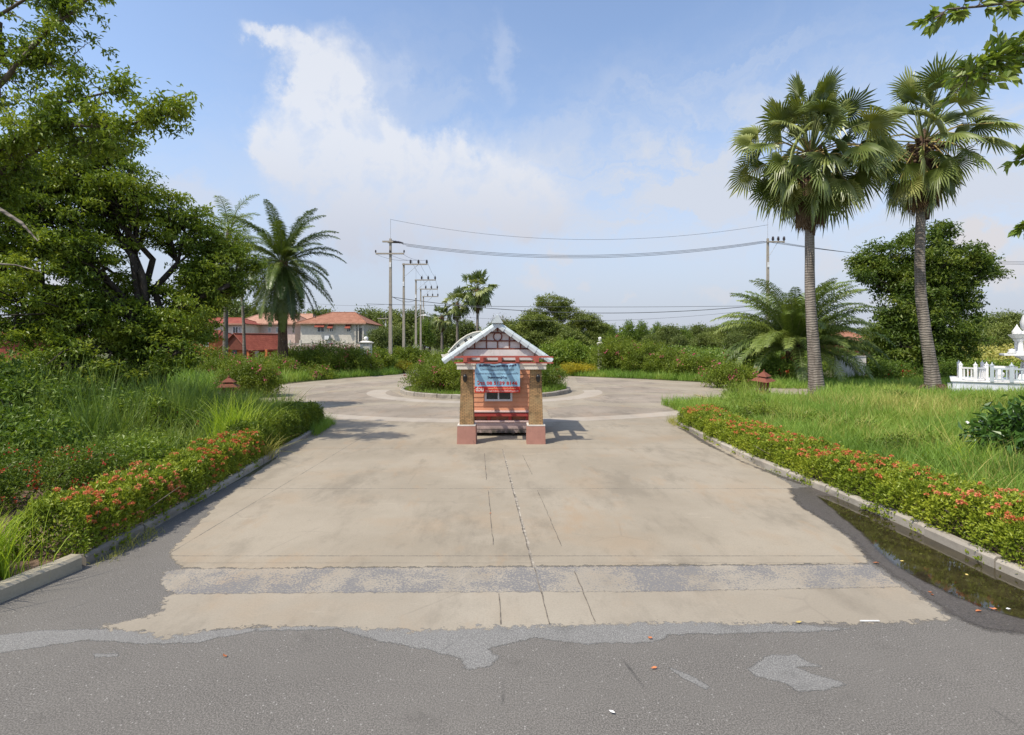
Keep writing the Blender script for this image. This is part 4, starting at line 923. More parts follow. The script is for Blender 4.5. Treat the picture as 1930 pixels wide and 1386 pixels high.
def feather_palm(name, label, loc, h, tr, n, L, leaflet, mat='pinn', e0=85, e1=-60, bend=1.4, trunk=True, nl=55, lean=(0, 0), group=None, hang=.5, barkm='bark_fiber', top_r=.3):
    root = empty(name, loc, label, 'palm tree', group); T = MB()
    top = Vector((lean[0], lean[1], h)); T.tube([(0, 0, -.1), (lean[0] * .2, lean[1] * .2, h * .4), (lean[0] * .6, lean[1] * .6, h * .8), tuple(top)], [tr * 1.3, tr, tr, tr * 1.15], 12, wob=.1); T.build('trunk', M[barkm], root)
    lf, rk = MB(), MB()
    for i in range(n):
        t = (i + .5) / n; el = R(e0 + (e1 - e0) * t) + random.gauss(0, .06); az = i * 2.39996 + random.gauss(0, .2)
        frond(lf, rk, top + Vector((math.cos(az) * top_r * .6, math.sin(az) * top_r * .6, -.4 * t)), az, el, L * random.uniform(.85, 1.08), leaflet, nl, bend * random.uniform(.8, 1.2) * (1 if el > -.2 else .5), random.random(), hang=hang)
    lf.build('crown', M[mat], root); rk.build('frond_ribs', M['petiole_g'], root); return root
b = P(533, 655, 44); feather_palm('oil_palm', 'tall feather palm with arching fronds in front of the red roofed houses', (b.x, 44, 0), 9.9, .36, 64, 5.5, .78, 'pinn', 82, -86, 1.25, nl=120, hang=.6)
b = P(424, 655, 50); feather_palm('coconut_palm', 'slender coconut palm rising behind the dense dark tree', (b.x, 50, 0), 14.2, .2, 22, 4.2, .9, 'pinn_g', 75, -50, 1.5, nl=42, lean=(.4, 0), barkm='bark_palm')
b = P(462, 655, 47); feather_palm('coconut_palm', 'thin trunked coconut palm just left of the tall feather palm', (b.x, 47, 0), 10.8, .12, 15, 3.4, .8, 'pinn', 60, -70, 1.6, nl=40, lean=(-.6, 0), barkm='bark_palm')
b = P(1498, 655, 37); feather_palm('low_oil_palm', 'squat bushy feather palm behind the left tall fan palm', (b.x, 37, 0), 2.7, .55, 96, 5.9, .85, 'pinn_g', 88, 0, 1.45, nl=80, hang=.8, top_r=.5)
b = P(1650, 655, 41); feather_palm('low_palm', 'small feather palm behind the white wall', (b.x, 42.2, 0), 1.9, .3, 22, 3.2, .7, 'pinn_g', 70, -10, 1.6, nl=40, hang=.7)

# ---- shrubs, hedges
def bush(name, label, cat, loc, lobes, leaf, nclump, per, mat, crad=.3, flowers=None, fmat='pink', fsize=.05, group=None, fn=0, zmin=.03, asp=.45, droop=.1, stems=True, ftop=True, up=.6):
    root = empty(name, loc, label, cat, group); C, k = lobe_points(lobes, nclump, .45)
    C[:, 2] = np.where(C[:, 2] < zmin, rng.uniform(zmin, zmin + .5, len(C)), C[:, 2]); Q, v = clumpy(C, per, crad, .8); Q[:, 2] = np.maximum(Q[:, 2], zmin)
    if stems:
        S = MB()
        for j in range(min(nclump, 40)):
            l = lobes[k[j]]; limb(S, (l[0] * .6 + random.gauss(0, .1), l[1] * .6 + random.gauss(0, .1), 0), C[j], .025, .006, 4, .05, .06, 4)
        S.build('stems', M['bark'], root)
    MB().leaves(Q, leaf, asp, 0, np.clip(v * .5 + rng.uniform(0, .5, len(v)), 0, 1), droop, up).build('foliage', mat, root)
    if fn:
        Cf, kf = lobe_points(lobes, fn * 3, .98); Cf = Cf[(Cf[:, 2] > .25)][:fn]; Qf, vf = clumpy(Cf, 10, fsize * 2.2, 1); Qf[:, 2] += .03
        MB().leaves(Qf, fsize, .8, 0, None, 0, .5).build('blossoms', M[fmat], root)
    return root
def hedge(name, label, path, w, h, leaf, dens, mat, fn, fmat, hprof=None, side=1, group=None, cat='hedge', blobby=.05):
    """clipped hedge along a path: leaves in a shell along a wobbling box section"""
    p = [Vector((q[0], q[1], 0)) for q in path]; root = empty(name, p[0], label, cat, group); o = p[0]
    sl = [(p[i + 1] - p[i]).length for i in range(len(p) - 1)]; T = sum(sl); cum = np.cumsum([0] + sl); PX = np.array([q.x for q in p]); PY = np.array([q.y for q in p])
    n = int(dens * T * (w + 2 * h)); s_ = rng.uniform(0, T, n); x = np.interp(s_, cum, PX); y = np.interp(s_, cum, PY); tx = np.interp(s_ + .2, cum, PX) - np.interp(s_ - .2, cum, PX); ty = np.interp(s_ + .2, cum, PY) - np.interp(s_ - .2, cum, PY); L_ = np.hypot(tx, ty); nx, ny = -ty / L_, tx / L_
    th = rng.uniform(-.12, np.pi + .12, n)
    def sect(th, s_, k=1.0):
        e = .55; cu = np.sign(np.cos(th)) * np.abs(np.cos(th)) ** e; cz = np.sign(np.sin(th)) * np.abs(np.sin(th)) ** e
        wob = 1 + blobby * (.8 * np.sin(s_ * 29 + th * 7) + .6 * np.sin(s_ * 47 - th * 11) + np.sin(s_ * 3.1 + th * 2) + np.sin(s_ * 7.3 + th * 3 + 1) + .7 * np.sin(s_ * 13.7 - th * 4)); hh = h * (np.interp(s_ / T, *zip(*hprof)) if hprof else 1)
        endt = np.clip(np.minimum(s_, T - s_) / .25, 0, 1) ** .5
        return cu * w / 2 * wob * k, .04 + (hh - .04) * np.maximum(cz, 0) * wob * k * (.8 + .2 * endt)
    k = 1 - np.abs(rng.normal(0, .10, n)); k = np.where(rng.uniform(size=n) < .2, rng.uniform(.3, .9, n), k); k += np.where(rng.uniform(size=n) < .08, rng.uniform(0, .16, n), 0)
    u, z_ = sect(th, s_, k); z_ = np.maximum(z_, .03); z_ = np.where((s_ < .1) | (T - s_ < .1), z_ * rng.uniform(0, 1, n), z_)
    C = np.stack([x + nx * u - o.x, y + ny * u - o.y, z_], 1)
    D = np.stack([nx * np.cos(th) * .5, ny * np.cos(th) * .5, np.full(n, .55)], 1)
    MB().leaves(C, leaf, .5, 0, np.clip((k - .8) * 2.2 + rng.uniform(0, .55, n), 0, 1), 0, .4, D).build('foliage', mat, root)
    st = MB()
    for _ in range(int(T * 9)):
        a = random.uniform(.1, T - .1); cx, cy = np.interp(a, cum, PX) - o.x, np.interp(a, cum, PY) - o.y; limb(st, (cx, cy, 0), (cx + random.gauss(0, w * .28), cy + random.gauss(0, w * .28), h * .8), .012, .005, 2, 0, .05, 4)
    st.build('stems', M['bark'], root)
    if fn:
        m_ = int(fn * T); s2 = rng.uniform(.05, T - .05, m_); s2 = s2[(np.sin(s2 * 1.9) + np.sin(s2 * 4.3 + 1) + rng.normal(0, 1.2, m_)) > -.5]; m_ = len(s2)
        th2 = rng.uniform(.7 if side > 0 else np.pi - 1.9, 2.9 if side > 0 else np.pi - .05, m_); u, z_ = sect(th2, s2, 1.03); x = np.interp(s2, cum, PX); y = np.interp(s2, cum, PY)
        tx = np.interp(s2 + .2, cum, PX) - np.interp(s2 - .2, cum, PX); ty = np.interp(s2 + .2, cum, PY) - np.interp(s2 - .2, cum, PY); L_ = np.hypot(tx, ty); nx, ny = -ty / L_, tx / L_
        C = np.stack([x + nx * u - o.x, y + ny * u - o.y, z_ + .02], 1); Q = np.repeat(C, 26, 0); d = sph(len(Q)); d[:, 2] = np.abs(d[:, 2]) * .8; rr_ = np.repeat(rng.uniform(.010, .024, m_), 26)
        MB().leaves(Q + d * rr_[:, None], .026, .75, 0, np.clip(np.repeat(rng.uniform(0, 1, m_), 26) * .6 + rng.uniform(0, .4, len(Q)), 0, 1), 0, .3, d, .05).build('blossoms', M[fmat], root)
    return root
hedge('ixora_hedge', 'clipped hedge with red orange flowers along the left kerb', [(-5.36, 5.86), (-5.44, 7.5), (-5.66, 9.6), (-5.88, 11.2)], .90, .70, .048, 4300, M['leaf_hedge'], 62, 'ixora', [(0, 1.0), (.3, .92), (.6, .95), (1, 1.0)], side=-1)
hedge('plain_hedge', 'dark green clipped hedge without flowers at the far end of the left kerb', [(-5.92, 11.25), (-6.08, 12.8), (-6.28, 14.6), (-6.45, 16.2)], .95, .80, .05, 3600, M['leaf_hedge_dark'], 0, 'ixora')
hedge('ixora_hedge', 'low hedge dotted with orange flowers along the right kerb beside the puddle', [(6.12, 5.0), (6.10, 6.8), (6.0, 8.6), (5.90, 10.2), (5.86, 12.2), (5.85, 14.4), (5.9, 16.5)], 1.18, .56, .048, 3900, M['leaf_hedge'], 78, 'ixora', [(0, 1.1), (.3, 1.0), (.6, .95), (.85, 1.0), (1, 1.1)], side=1, blobby=.07)
bush('ixora_bush', 'low bush of dark leaves with red flowers behind the left hedge at the picture edge', 'bush', (-8.1, 7.6, 0), [(0, 0, .45, 1.0, .7, .5), (-1.2, .3, .5, 1.0, .8, .5), (1.0, .9, .45, .7, .7, .4)], .055, 300, 60, M['leaf_hedge_dark'], .25, fn=80, fmat='ixora_red', fsize=.035)
bush('dark_shrub', 'wide dark leafy shrub behind the left hedge below the grass', 'bush', (-8.3, 13.2, 0), [(0, 0, .4, 1.4, .8, .5), (1.3, .6, .4, .9, .7, .45), (-1.3, -.2, .4, .9, .8, .4)], .06, 260, 60, M['leaf_hedge_dark'], .3, fn=6, fmat='ixora_red', fsize=.03)
bush('weedy_shrub', 'feathery weed shrub between the left hedge and the dark bush', 'bush', (-6.9, 9.5, 0), [(0, 0, .35, .9, .7, .4), (-.9, .5, .3, .7, .6, .35)], .10, 130, 34, M['leaf_light'], .24)
bush('sprawling_shrub', 'sprawling green shrub under the dense tree at the left picture edge', 'bush', (-12.3, 12.6, 0), [(0, 0, 1.0, 1.6, 1.2, 1.0), (1.9, .6, .7, 1.3, 1.0, .7), (-1.4, .5, 1.3, 1.5, 1.2, 1.1), (-2.6, 0, 1.0, 1.4, 1.2, 1.0)], .14, 330, 34, M['leaf_mid'], .34)
bush('creeper_bush', 'tangled creeper covered bush behind the red flowered bush', 'bush', (-9.6, 10.2, 0), [(0, 0, .6, 1.1, .9, .6), (-1.4, .3, .7, 1.1, .9, .65)], .12, 220, 32, M['leaf_mid'], .3)
bush('bougainvillea', 'rounded bush with a few pink flowers beside the brown clay lantern', 'bush', P(475, 655, 26).xy.to_3d(), [(0, 0, .9, 1.3, 1.2, 1.0), (-.9, .2, .9, .9, .9, .8), (.8, 0, .7, .8, .8, .7)], .10, 420, 42, M['leaf_boug'], .35, fn=22, fsize=.09)
bush('plumeria_bush', 'dark glossy leaved shrub with a white flower at the right picture edge', 'bush', (9.9, 10.1, 0), [(0, 0, .85, .62, .6, .62), (.5, .2, .6, .5, .5, .5), (.1, -.1, .4, .45, .4, .35)], .21, 90, 22, M['leaf_plum'], .26, fn=1, fmat='white_petal', fsize=.1, asp=.36, droop=.0)
bush('low_shrub', 'low dark green shrub in the grass left of the glossy leaved shrub', 'bush', (8.3, 11.0, 0), [(0, 0, .3, .8, .6, .32), (.7, .2, .28, .6, .5, .28)], .06, 120, 45, M['leaf_hedge_dark'], .2)
bush('grass_shrub', 'small leafy shrub in the middle of the right grass', 'bush', (8.0, 16.5, 0), [(0, 0, .3, .9, .6, .4), (-1.2, .3, .25, .7, .6, .35)], .07, 120, 40, M['leaf_boug'], .25)
# roundabout island planting
bush('island_shrub', 'bright green flower specked shrub filling the left half of the round island', 'bush', (-4.0, 28.2, .1), [(-.6, 0, .85, 1.5, 1.7, .85), (1.0, -.6, .95, 1.6, 1.6, .95), (.2, 1.4, 1.1, 1.9, 1.7, 1.1), (2.4, .4, 1.05, 1.4, 1.7, 1.05)], .10, 900, 42, M['leaf_boug'], .32, fn=26, fsize=.07)
bush('island_shrub', 'darker green shrub on the right half of the round island', 'bush', (1.0, 28.3, .1), [(.2, 0, .8, 1.3, 1.5, .75), (1.0, .7, .75, 1.1, 1.5, .7), (-1.2, 1.2, .9, 1.4, 1.6, .8)], .085, 560, 46, M['leaf_hedge_dark'], .32, fn=10, fmat='ixora_red', fsize=.06)
bush('croton_bush', 'yellow leaved shrub right of the booth beyond the roundabout', 'bush', P(1078, 655, 45).xy.to_3d(), [(0, 0, .7, 1.3, .8, .45), (1.2, 0, .65, 1.0, .7, .4)], .09, 160, 40, M['leaf_yellow'], .3, up=.8)
bush('croton_bush', 'small yellow shrub beside the nearest utility pole', 'bush', P(762, 655, 50).xy.to_3d(), [(0, 0, .7, .9, .8, .5)], .1, 80, 36, M['leaf_yellow'], .3)
# flowering hedge rows beyond the roundabout
def row(name, label, spots, Y, mat, leaf=.16, fn=7, fmat='pink', cat='bush', group=None, per=42, dens=64, fs=.12):
    for i, (px, top, r) in enumerate(spots):
        b = P(px, 655, Y if not callable(Y) else Y(px)); h = CAMZ + (HY - top) / F * b.y; h = max(.8, h); b.z = 0
        bush(name, label[i % len(label)] if isinstance(label, list) else label, cat, b, [(0, 0, h * .52, r, r * .9, h * .5), (r * .6, .2, h * .42, r * .7, r * .7, h * .40), (-r * .6, -.1, h * .45, r * .7, r * .7, h * .42)], leaf, int(dens * r * h), per, mat, .45, fn=int(fn * r), fmat=fmat, fsize=fs, group=group)
row('bougainvillea', ['tall upright flowering shrub right below the tall feather palm', 'flowering shrub below the hip roofed house windows', 'dense pink flowered shrub beside the white gate post', 'dark rounded shrub at the road edge left of the utility pole', 'leafy shrub in front of the red roofed pavilion', 'pale shrub between the pavilion and the clay lantern'],
    [(560, 650, 2.0), (625, 643, 2.5), (672, 655, 1.8), (590, 690, 1.4), (520, 672, 1.7), (430, 672, 2.0)], lambda px: 46 if px > 540 and px != 590 else 40, M['leaf_boug'], .14)
row('bougainvillea', ['wide flowering shrub left of its row, right of the white post', 'second flowering shrub of the row right of the white post', 'flowering shrub in the middle of the far right row', 'pink flowered shrub near the end of the far right row', 'low pink flowered shrub beside the leaning clay lantern', 'rounded shrub with red flowers under the squat palm'],
    [(1165, 632, 2.1), (1225, 640, 2.3), (1265, 658, 1.8), (1310, 668, 1.6), (1375, 683, 1.5), (1420, 655, 1.9)], lambda px: {1165: 47, 1225: 45, 1265: 43, 1310: 40, 1375: 32, 1420: 42}[px], M['leaf_boug'], .14)
row('shrub', ['green shrub below the right utility pole', 'shrub with red flowers between white wall and round tree', 'bright shrub right of the round tree trunk'], [(1460, 672, 1.6), (1675, 678, 1.3), (1780, 680, 1.2)], lambda px: 36, M['leaf_mid'], .14, fn=6, fmat='ixora_red')
row('shrub', ['bright green shrub right of the booth roof', 'leafy shrub behind the yellow shrub'], [(1062, 640, 2.4), (1100, 655, 2.2)], lambda px: 56, M['leaf_light'], .2, fn=0)
row('shrub', ['pale green shrub behind the nearest pole', 'green shrub between the poles and the booth', 'leafy shrub behind the white gate post', 'dark shrub left of the nearest pole'], [(770, 655, 2.6), (815, 665, 2.6), (700, 655, 2.2), (715, 672, 1.6)], lambda px: 62 if px > 760 else 55, M['leaf_boug'], .22, fn=0)

# ---- grass
def scatter(poly, n):
    Pn = np.array(poly); lo, hi = Pn.min(0), Pn.max(0); out = []
    while sum(map(len, out)) < n:
        Q = rng.uniform(lo, hi, (n * 2, 2)); ins = np.zeros(len(Q), bool)
        for i in range(len(Pn)):
            a, b = Pn[i], Pn[(i + 1) % len(Pn)]; c = (a[1] > Q[:, 1]) != (b[1] > Q[:, 1]); ins ^= c & (Q[:, 0] < a[0] + (Q[:, 1] - a[1]) * (b[0] - a[0]) / ((b[1] - a[1]) if b[1] != a[1] else 1e-9))
        out.append(Q[ins])
    return np.concatenate(out)[:n]
def vnoise(Q, sc, seed=0):
    r = np.random.default_rng(seed); s_ = 0
    for _ in range(6):
        k = r.normal(size=2) * sc; s_ = s_ + np.sin(Q @ k + r.uniform(0, 6.28))
    return s_ / 6 ** .5 / 1.4
def grass(name, poly, n, h, w, mat, tuft=5, lean=.35, label=None, hvar=.35, seed=1, z=.03, thresh=None, sp=.05, wind=(0, 0)):
    c = scatter(poly, max(1, n // tuft)); 
    if thresh is not None:
        k = vnoise(c, .9, seed + 5) > thresh; c = c[k] if k.sum() > 5 else c
    Q = np.repeat(c, tuft, 0) + rng.normal(0, sp, (len(c) * tuft, 2)); tf = np.repeat(np.clip(rng.lognormal(0, .32, len(c)), .4, 2.0), tuft); tv = np.repeat(rng.normal(0, .14, len(c)), tuft); H = h * tf * (1 + hvar * vnoise(Q, .55, seed)); H = np.clip(H, h * .3, h * 2)
    o = MB().blades(np.column_stack([Q, np.full(len(Q), z)]), H, w, lean, 0, np.clip(.5 + .3 * vnoise(Q, .8, seed + 9) + tv + rng.normal(0, .16, len(Q)), 0, 1), wind=wind).build(name, mat)
    return tag(o, label, kind='stuff')
RG1 = [(6.3, 4), (30, 4), (30, 12), (6.4, 12)]; RG1 = [(6.55, 7.2), (9.0, 7.0), (14, 12), (14, 13), (6.35, 13)]
grass('grass', [(6.7, 5.6), (9.5, 7.5), (16, 13.5), (6.3, 13.5), (6.45, 9)], 110000, .44, .012, M['grass'], 14, .5, 'long bright green grass behind the right hedge', seed=3)
grass('grass', [(6.3, 13.5), (16, 13.5), (28, 23), (22, 23.5), (6.5, 22), (6.4, 17)], 130000, .34, .015, M['grass'], 14, .42, 'bright grass field at the foot of the tall fan palms', seed=4)
grass('grass', [(7.5, 20), (12, 21.5), (28, 23), (44, 38), (17, 38), (14.0, 31.5), (19.2, 30), (14.2, 24.6)], 80000, .36, .028, M['grass'], 6, .35, 'far grass below the round tree', seed=5)
grass('dry_grass', [(7.0, 9.5), (11, 9.5), (13, 14), (8, 15)], 30000, .42, .010, M['grass_dry'], 10, .7, 'pale dry grass stalks in the right field', seed=6, thresh=.0)
grass('dry_grass', [(6.5, 6.5), (9, 8), (24, 21), (8, 21)], 16000, .58, .012, M['grass_dry'], 6, .5, 'thin dry stalks over the right field', seed=8, thresh=.0)
grass('grass', [(-6.0, 9.0), (-6.5, 17), (-8, 18.5), (-15, 23), (-26, 26), (-26, 14), (-13, 7.5)], 95000, .60, .015, M['grass_shaded'], 14, .45, 'long shaded grass under the trees left of the driveway', seed=11)
grass('grass', [(-13.5, 22), (-16.5, 28), (-15.7, 34), (-15, 42), (-45, 42), (-45, 26), (-20, 22)], 60000, .65, .032, M['grass'], 6, .4, 'sunny grass behind the bush with pink flowers', seed=12)
grass('tall_grass', [(-6.3, 12.6), (-7.4, 12.4), (-10, 15.8), (-7.6, 16.8)], 9000, .62, .016, M['grass'], 22, .45, 'tall reedy grass behind the dark hedge', seed=13, sp=.08)
grass('tall_grass', [(-8.0, 14.2), (-9.2, 11.0), (-14, 13.5), (-13, 18)], 16000, 1.1, .018, M['grass_shaded'], 26, .3, 'tall reedy grass in the shade of the dense tree', seed=14, sp=.1)
grass('verge_grass', [(-16.6, 34.5), (-14.2, 40.6), (-10.6, 46.5), (-10.6, 52), (-18, 52), (-24, 40)], 26000, .4, .03, M['grass'], 6, .4, 'low grass strip at the left far road edge', seed=15)
grass('verge_grass', [(3.5, 46), (5, 44.6), (10, 40.6), (14.2, 36.8), (18, 34.6), (22, 37), (14, 46), (4, 52)], 30000, .42, .03, M['grass'], 6, .4, 'low grass strip at the right far road edge', seed=16)
grass('kerb_weeds', [(-4.86, 5.9), (-4.95, 7.0), (-4.75, 6.9), (-4.7, 5.9)], 260, .09, .006, M['grass_dry'], 8, .9, 'dry weeds at the foot of the near left kerb', seed=17, z=.0, thresh=-.3)
grass('kerb_weeds', [(-5.5, 14.6), (-5.75, 16.6), (-6.9, 17.6), (-6.3, 16.6), (-5.9, 15.0), (-5.4, 14.0)], 2600, .26, .007, M['grass'], 8, .6, 'weeds spilling off the far end of the left kerb', seed=18, z=.02)
grass('kerb_weeds', [(5.1, 16.0), (5.2, 17.2), (6.6, 18.6), (7.3, 18.3), (5.6, 17.0)], 1500, .22, .007, M['grass_dry'], 8, .6, 'dry weeds around the far end of the right kerb', seed=19, z=.02)
grass('island_grass', [(IC.x + 4.6 * math.cos(R(a)), IC.y + 4.6 * math.sin(R(a))) for a in range(0, 360, 20)], 14000, .3, .014, M['grass'], 6, .5, 'short grass around the island shrubs', seed=20, z=.12)
grass('grass_tussocks', [(6.9, 6.5), (10, 8), (24, 21.5), (8.5, 21), (6.8, 14)], 26000, .62, .014, M['grass'], 70, .5, 'taller grass tussocks dotted through the right field', seed=41, sp=.16, thresh=.1)
grass('grass_tussocks', [(-6.6, 9.2), (-7.2, 17), (-14, 22), (-16, 13), (-9, 8)], 16000, .8, .016, M['grass_shaded'], 70, .5, 'taller grass tussocks in the left shade', seed=42, sp=.16, thresh=.0)
def tuft(name, label, x, y, n, h, w, mat, lean, sp, wind=(0, 0)):
    root = empty(name, (x, y, 0), label, 'grass clump'); Q = rng.normal(0, sp, (n, 2)); MB().blades(np.column_stack([Q, np.full(n, .03)]), h, w, lean, curl=.9, wind=wind).build('grass_blades', mat, root)
tuft('grass_clump', 'lime green grass clump in the lower left corner before the hedge end', -5.75, 5.1, 2200, .74, .011, M['grass_lime'], .4, .24)
tuft('grass_clump', 'smaller lime grass clump at the left picture edge', -6.3, 5.5, 700, .5, .010, M['grass_lime'], .4, .22)
tuft('grass_clump', 'tall pale grass clump rising above the left hedge', -6.45, 11.9, 420, 1.35, .014, M['grass_lime'], .38, .22)
tuft('grass_clump', 'arching grass blades drooping over the left kerb', -5.45, 11.4, 60, .6, .014, M['grass_dry'], .9, .08, (.5, -.1))
tuft('grass_clump', 'arching light blades in the right grass beside the glossy shrub', 8.6, 9.7, 160, .75, .014, M['grass_lime'], .6, .3)
grass('ground_cover', [(-5.1, 5.4), (-5.05, 3.8), (-7.5, 3.6), (-8.5, 7.5), (-6.1, 7.5), (-5.85, 6.1), (-5.15, 5.8)], 26000, .15, .007, M['grass'], 6, .7, 'short mossy grass behind the pale kerb', seed=22, z=.05, thresh=-.2)

# ---- far vegetation masses and trees
def mass(name, label, poly, n, h0, h1, leaf, mat, seed, clump=1.2, per=30):
    c = scatter(poly, n); H = h0 + (h1 - h0) * np.clip(.5 + .5 * vnoise(c, .22, seed), 0, 1); C = np.column_stack([c, H * rng.uniform(.35, 1.0, n)])
    Q, v = clumpy(C, per, clump, .5); Q[:, 2] = np.maximum(Q[:, 2], .1)
    return tag(MB().leaves(Q, leaf, .55, 0, np.clip(v * .5 + rng.uniform(0, .5, len(v)), 0, 1), .1, .9).build(name, mat), label, kind='stuff')
mass('undergrowth', 'green scrub covering the flat land beyond the roundabout', [(4, 54), (24, 48), (50, 52), (85, 100), (20, 110), (4, 90)], 3000, .9, 2.6, .30, M['leaf_mid'], 31, 1.3, 26)
mass('undergrowth', 'green scrub behind the right bushes', [(18, 40), (48, 40), (60, 60), (24, 50)], 700, .6, 1.6, .24, M['leaf_light'], 32, 1.0, 26)
mass('undergrowth', 'green scrub between the poles and the houses', [(-22, 54), (-12, 56), (-17, 80), (-24, 120), (-50, 120), (-36, 70)], 1100, .8, 2.2, .28, M['leaf_mid'], 33, 1.2, 24)
mass('undergrowth', 'green scrub behind the booth', [(-8, 54), (4, 54), (6, 110), (-12, 110)], 1100, .7, 2.2, .28, M['leaf_mid'], 34, 1.2, 24)
mass('undergrowth', 'scrub around the orange house and pavilion', [(-22, 44), (-60, 44), (-90, 60), (-30, 62), (-18, 54)], 900, .5, 1.3, .26, M['leaf_light'], 35, 1.0, 24)
mass('far_woods', 'far tree line closing the horizon', [(-300, 260), (300, 230), (320, 300), (-300, 330)], 1500, 7, 12.5, 1.5, M['leaf_far'], 36, 5.0, 40)
def proto(name, lobes, tr, leaf, nc, per, mat, crad, fork, **k):
    root = bpy.data.objects.new(name, None); COL.objects.link(root); tree_parts(root, (0, 0, 0), lobes, tr, leaf, nc, per, mat, crad, fork=fork, **k); return root
TP = {
 'round': proto('tree', [(0, 0, 5.4, 2.6, 2.6, 2.2), (1.6, .3, 4.4, 2.0, 2.0, 1.7), (-1.6, -.2, 4.5, 2.0, 2.0, 1.7), (.2, 1, 6.4, 1.6, 1.6, 1.3), (0, -1.2, 3.6, 2.2, 1.8, 1.6)], .25, .36, 230, 34, M['leaf_far'], 1.0, 2.0, shell=.5),
 'tall': proto('tree', [(0, 0, 6.2, 1.7, 1.7, 2.4), (1.0, .3, 4.6, 1.5, 1.5, 1.6), (-1.0, 0, 5.0, 1.5, 1.5, 1.6), (.3, -.2, 8.0, 1.1, 1.1, 1.2)], .2, .34, 190, 32, M['leaf_mid'], .9, 2.4, shell=.5),
 'wide': proto('tree', [(0, 0, 5.0, 2.8, 2.6, 1.3), (2.4, .3, 4.3, 2.2, 2.0, 1.1), (-2.4, -.2, 4.3, 2.2, 2.0, 1.1), (.4, 0, 6.0, 1.8, 1.8, .9), (-.6, -1.6, 3.6, 2.4, 1.6, 1.2), (1.4, -1.2, 3.0, 1.8, 1.6, 1.2)], .28, .34, 260, 34, M['leaf_rain'], .95, 2.0, shell=.5),
}
used_p = set()
def far_tree(kind, px, top, Y, label, group=None, sx=1.0, name=None):
    src = TP[kind]; H = {'round': 7.8, 'tall': 9.3, 'wide': 7.0}[kind]
    if kind in used_p: o = copy_tree(src)
    else: o = src; used_p.add(kind)
    b = P(px, 655, Y); h = CAMZ + (HY - top) / F * Y; s_ = h / H; o.location = (b.x, Y, -.1); o.scale = (s_ * sx, s_ * sx, s_); o.rotation_euler.z = random.uniform(0, 6.28)
    o.name = {'round': 'round_tree', 'tall': 'slender_tree', 'wide': 'spreading_tree'}[kind]
    return tag(o, label, 'tree', group)
# rain tree cluster right of the booth: umbrella shaped tiers
def rain(px, top, Y, label, wpx, seed=0):
    b = P(px, 655, Y); o = empty('rain_tree', (b.x, Y, 0), label, 'tree'); k = Y / F; H = CAMZ + (HY - top) * k; w = wpx * k / 2
    L_ = [(0, 0, H * .86, w * .62, w * .6, H * .13), (-w * .5, .2, H * .70, w * .5, w * .5, H * .11), (w * .5, 0, H * .68, w * .55, w * .5, H * .12), (-w * .2, -w * .3, H * .52, w * .6, w * .5, H * .12), (w * .3, w * .2, H * .80, w * .4, w * .4, H * .1), (w * .25, -w * .35, H * .42, w * .55, w * .4, H * .11)]
    tree_parts(o, (0, 0, 0), L_, .28 * H / 9, .32, 420, 44, M['leaf_rain'], .85, fork=H * .33, shell=.55, flat=.4, up=1.2)
rain(1040, 553, 92, 'tall umbrella shaped tree right of the booth roof', 120)
rain(1010, 592, 84, 'nearer umbrella shaped tree touching the booth roof', 105)
rain(1105, 590, 98, 'spreading tree right of the tall umbrella shaped tree', 90)
rain(1075, 625, 80, 'low umbrella shaped tree below the taller ones', 70)
gL = 'trees of the line behind the houses'; gC = 'trees of the far line beyond the scrub'; gR = 'trees beyond the shrine'; gP = 'trees behind the utility poles'
for i, (k_, px, top, Y) in enumerate([('round', 655, 590, 125), ('round', 700, 578, 130), ('wide', 735, 582, 125), ('round', 775, 580, 128), ('round', 810, 592, 120), ('wide', 670, 592, 140), ('round', 600, 578, 150), ('wide', 560, 585, 150), ('round', 500, 575, 150), ('round', 440, 560, 150), ('wide', 380, 570, 140)]):
    far_tree(k_, px, top, Y, 'dark green tree of the line rising behind the houses and poles', gL)
for (k_, px, top, Y) in [('round', 740, 612, 88), ('round', 712, 616, 80), ('tall', 800, 600, 100), ('round', 840, 606, 105), ('round', 875, 600, 110), ('tall', 925, 608, 100), ('round', 952, 598, 120), ('round', 985, 600, 125)]:
    far_tree(k_, px, top, Y, 'green tree in the group behind the utility poles and far palms', gP)
for (k_, px, top, Y) in [('round', 1130, 606, 150), ('tall', 1155, 612, 145), ('tall', 1185, 603, 150), ('tall', 1208, 604, 150), ('tall', 1240, 607, 145), ('round', 1262, 610, 140), ('tall', 1290, 614, 140), ('round', 1315, 609, 150), ('round', 1345, 612, 145), ('wide', 1375, 607, 140), ('round', 1405, 605, 130), ('round', 1435, 610, 130), ('tall', 1170, 622, 120), ('round', 1225, 628, 115), ('round', 1280, 630, 110), ('wide', 1330, 626, 115), ('round', 1385, 625, 105), ('round', 1110, 622, 110), ('wide', 1470, 612, 120), ('round', 1560, 610, 120), ('wide', 1640, 612, 120)]:
    far_tree(k_, px, top, Y, 'grey green tree of the far line beyond the scrub', gC)
for (k_, px, top, Y) in [('round', 1850, 590, 95), ('round', 1905, 583, 95), ('round', 1950, 586, 92), ('wide', 1880, 608, 80), ('round', 1930, 612, 78), ('round', 1835, 620, 78), ('wide', 1990, 600, 80)]:
    far_tree(k_, px, top, Y, 'bushy tree on the wooded rise behind the white shrine', gR)
for k_ in list(TP):
    if k_ not in used_p: 
        for c in list(TP[k_].children): bpy.data.objects.remove(c)
        bpy.data.objects.remove(TP[k_])
bush('bare_tree', 'leafless grey brown twiggy tree behind the largest far fan palm', 'tree', P(940, 655, 96).xy.to_3d(), [(0, 0, 6.5, 2.0, 1.6, 2.2), (.8, 0, 5.0, 1.8, 1.4, 1.6)], .14, 90, 30, M['dead'], .9)
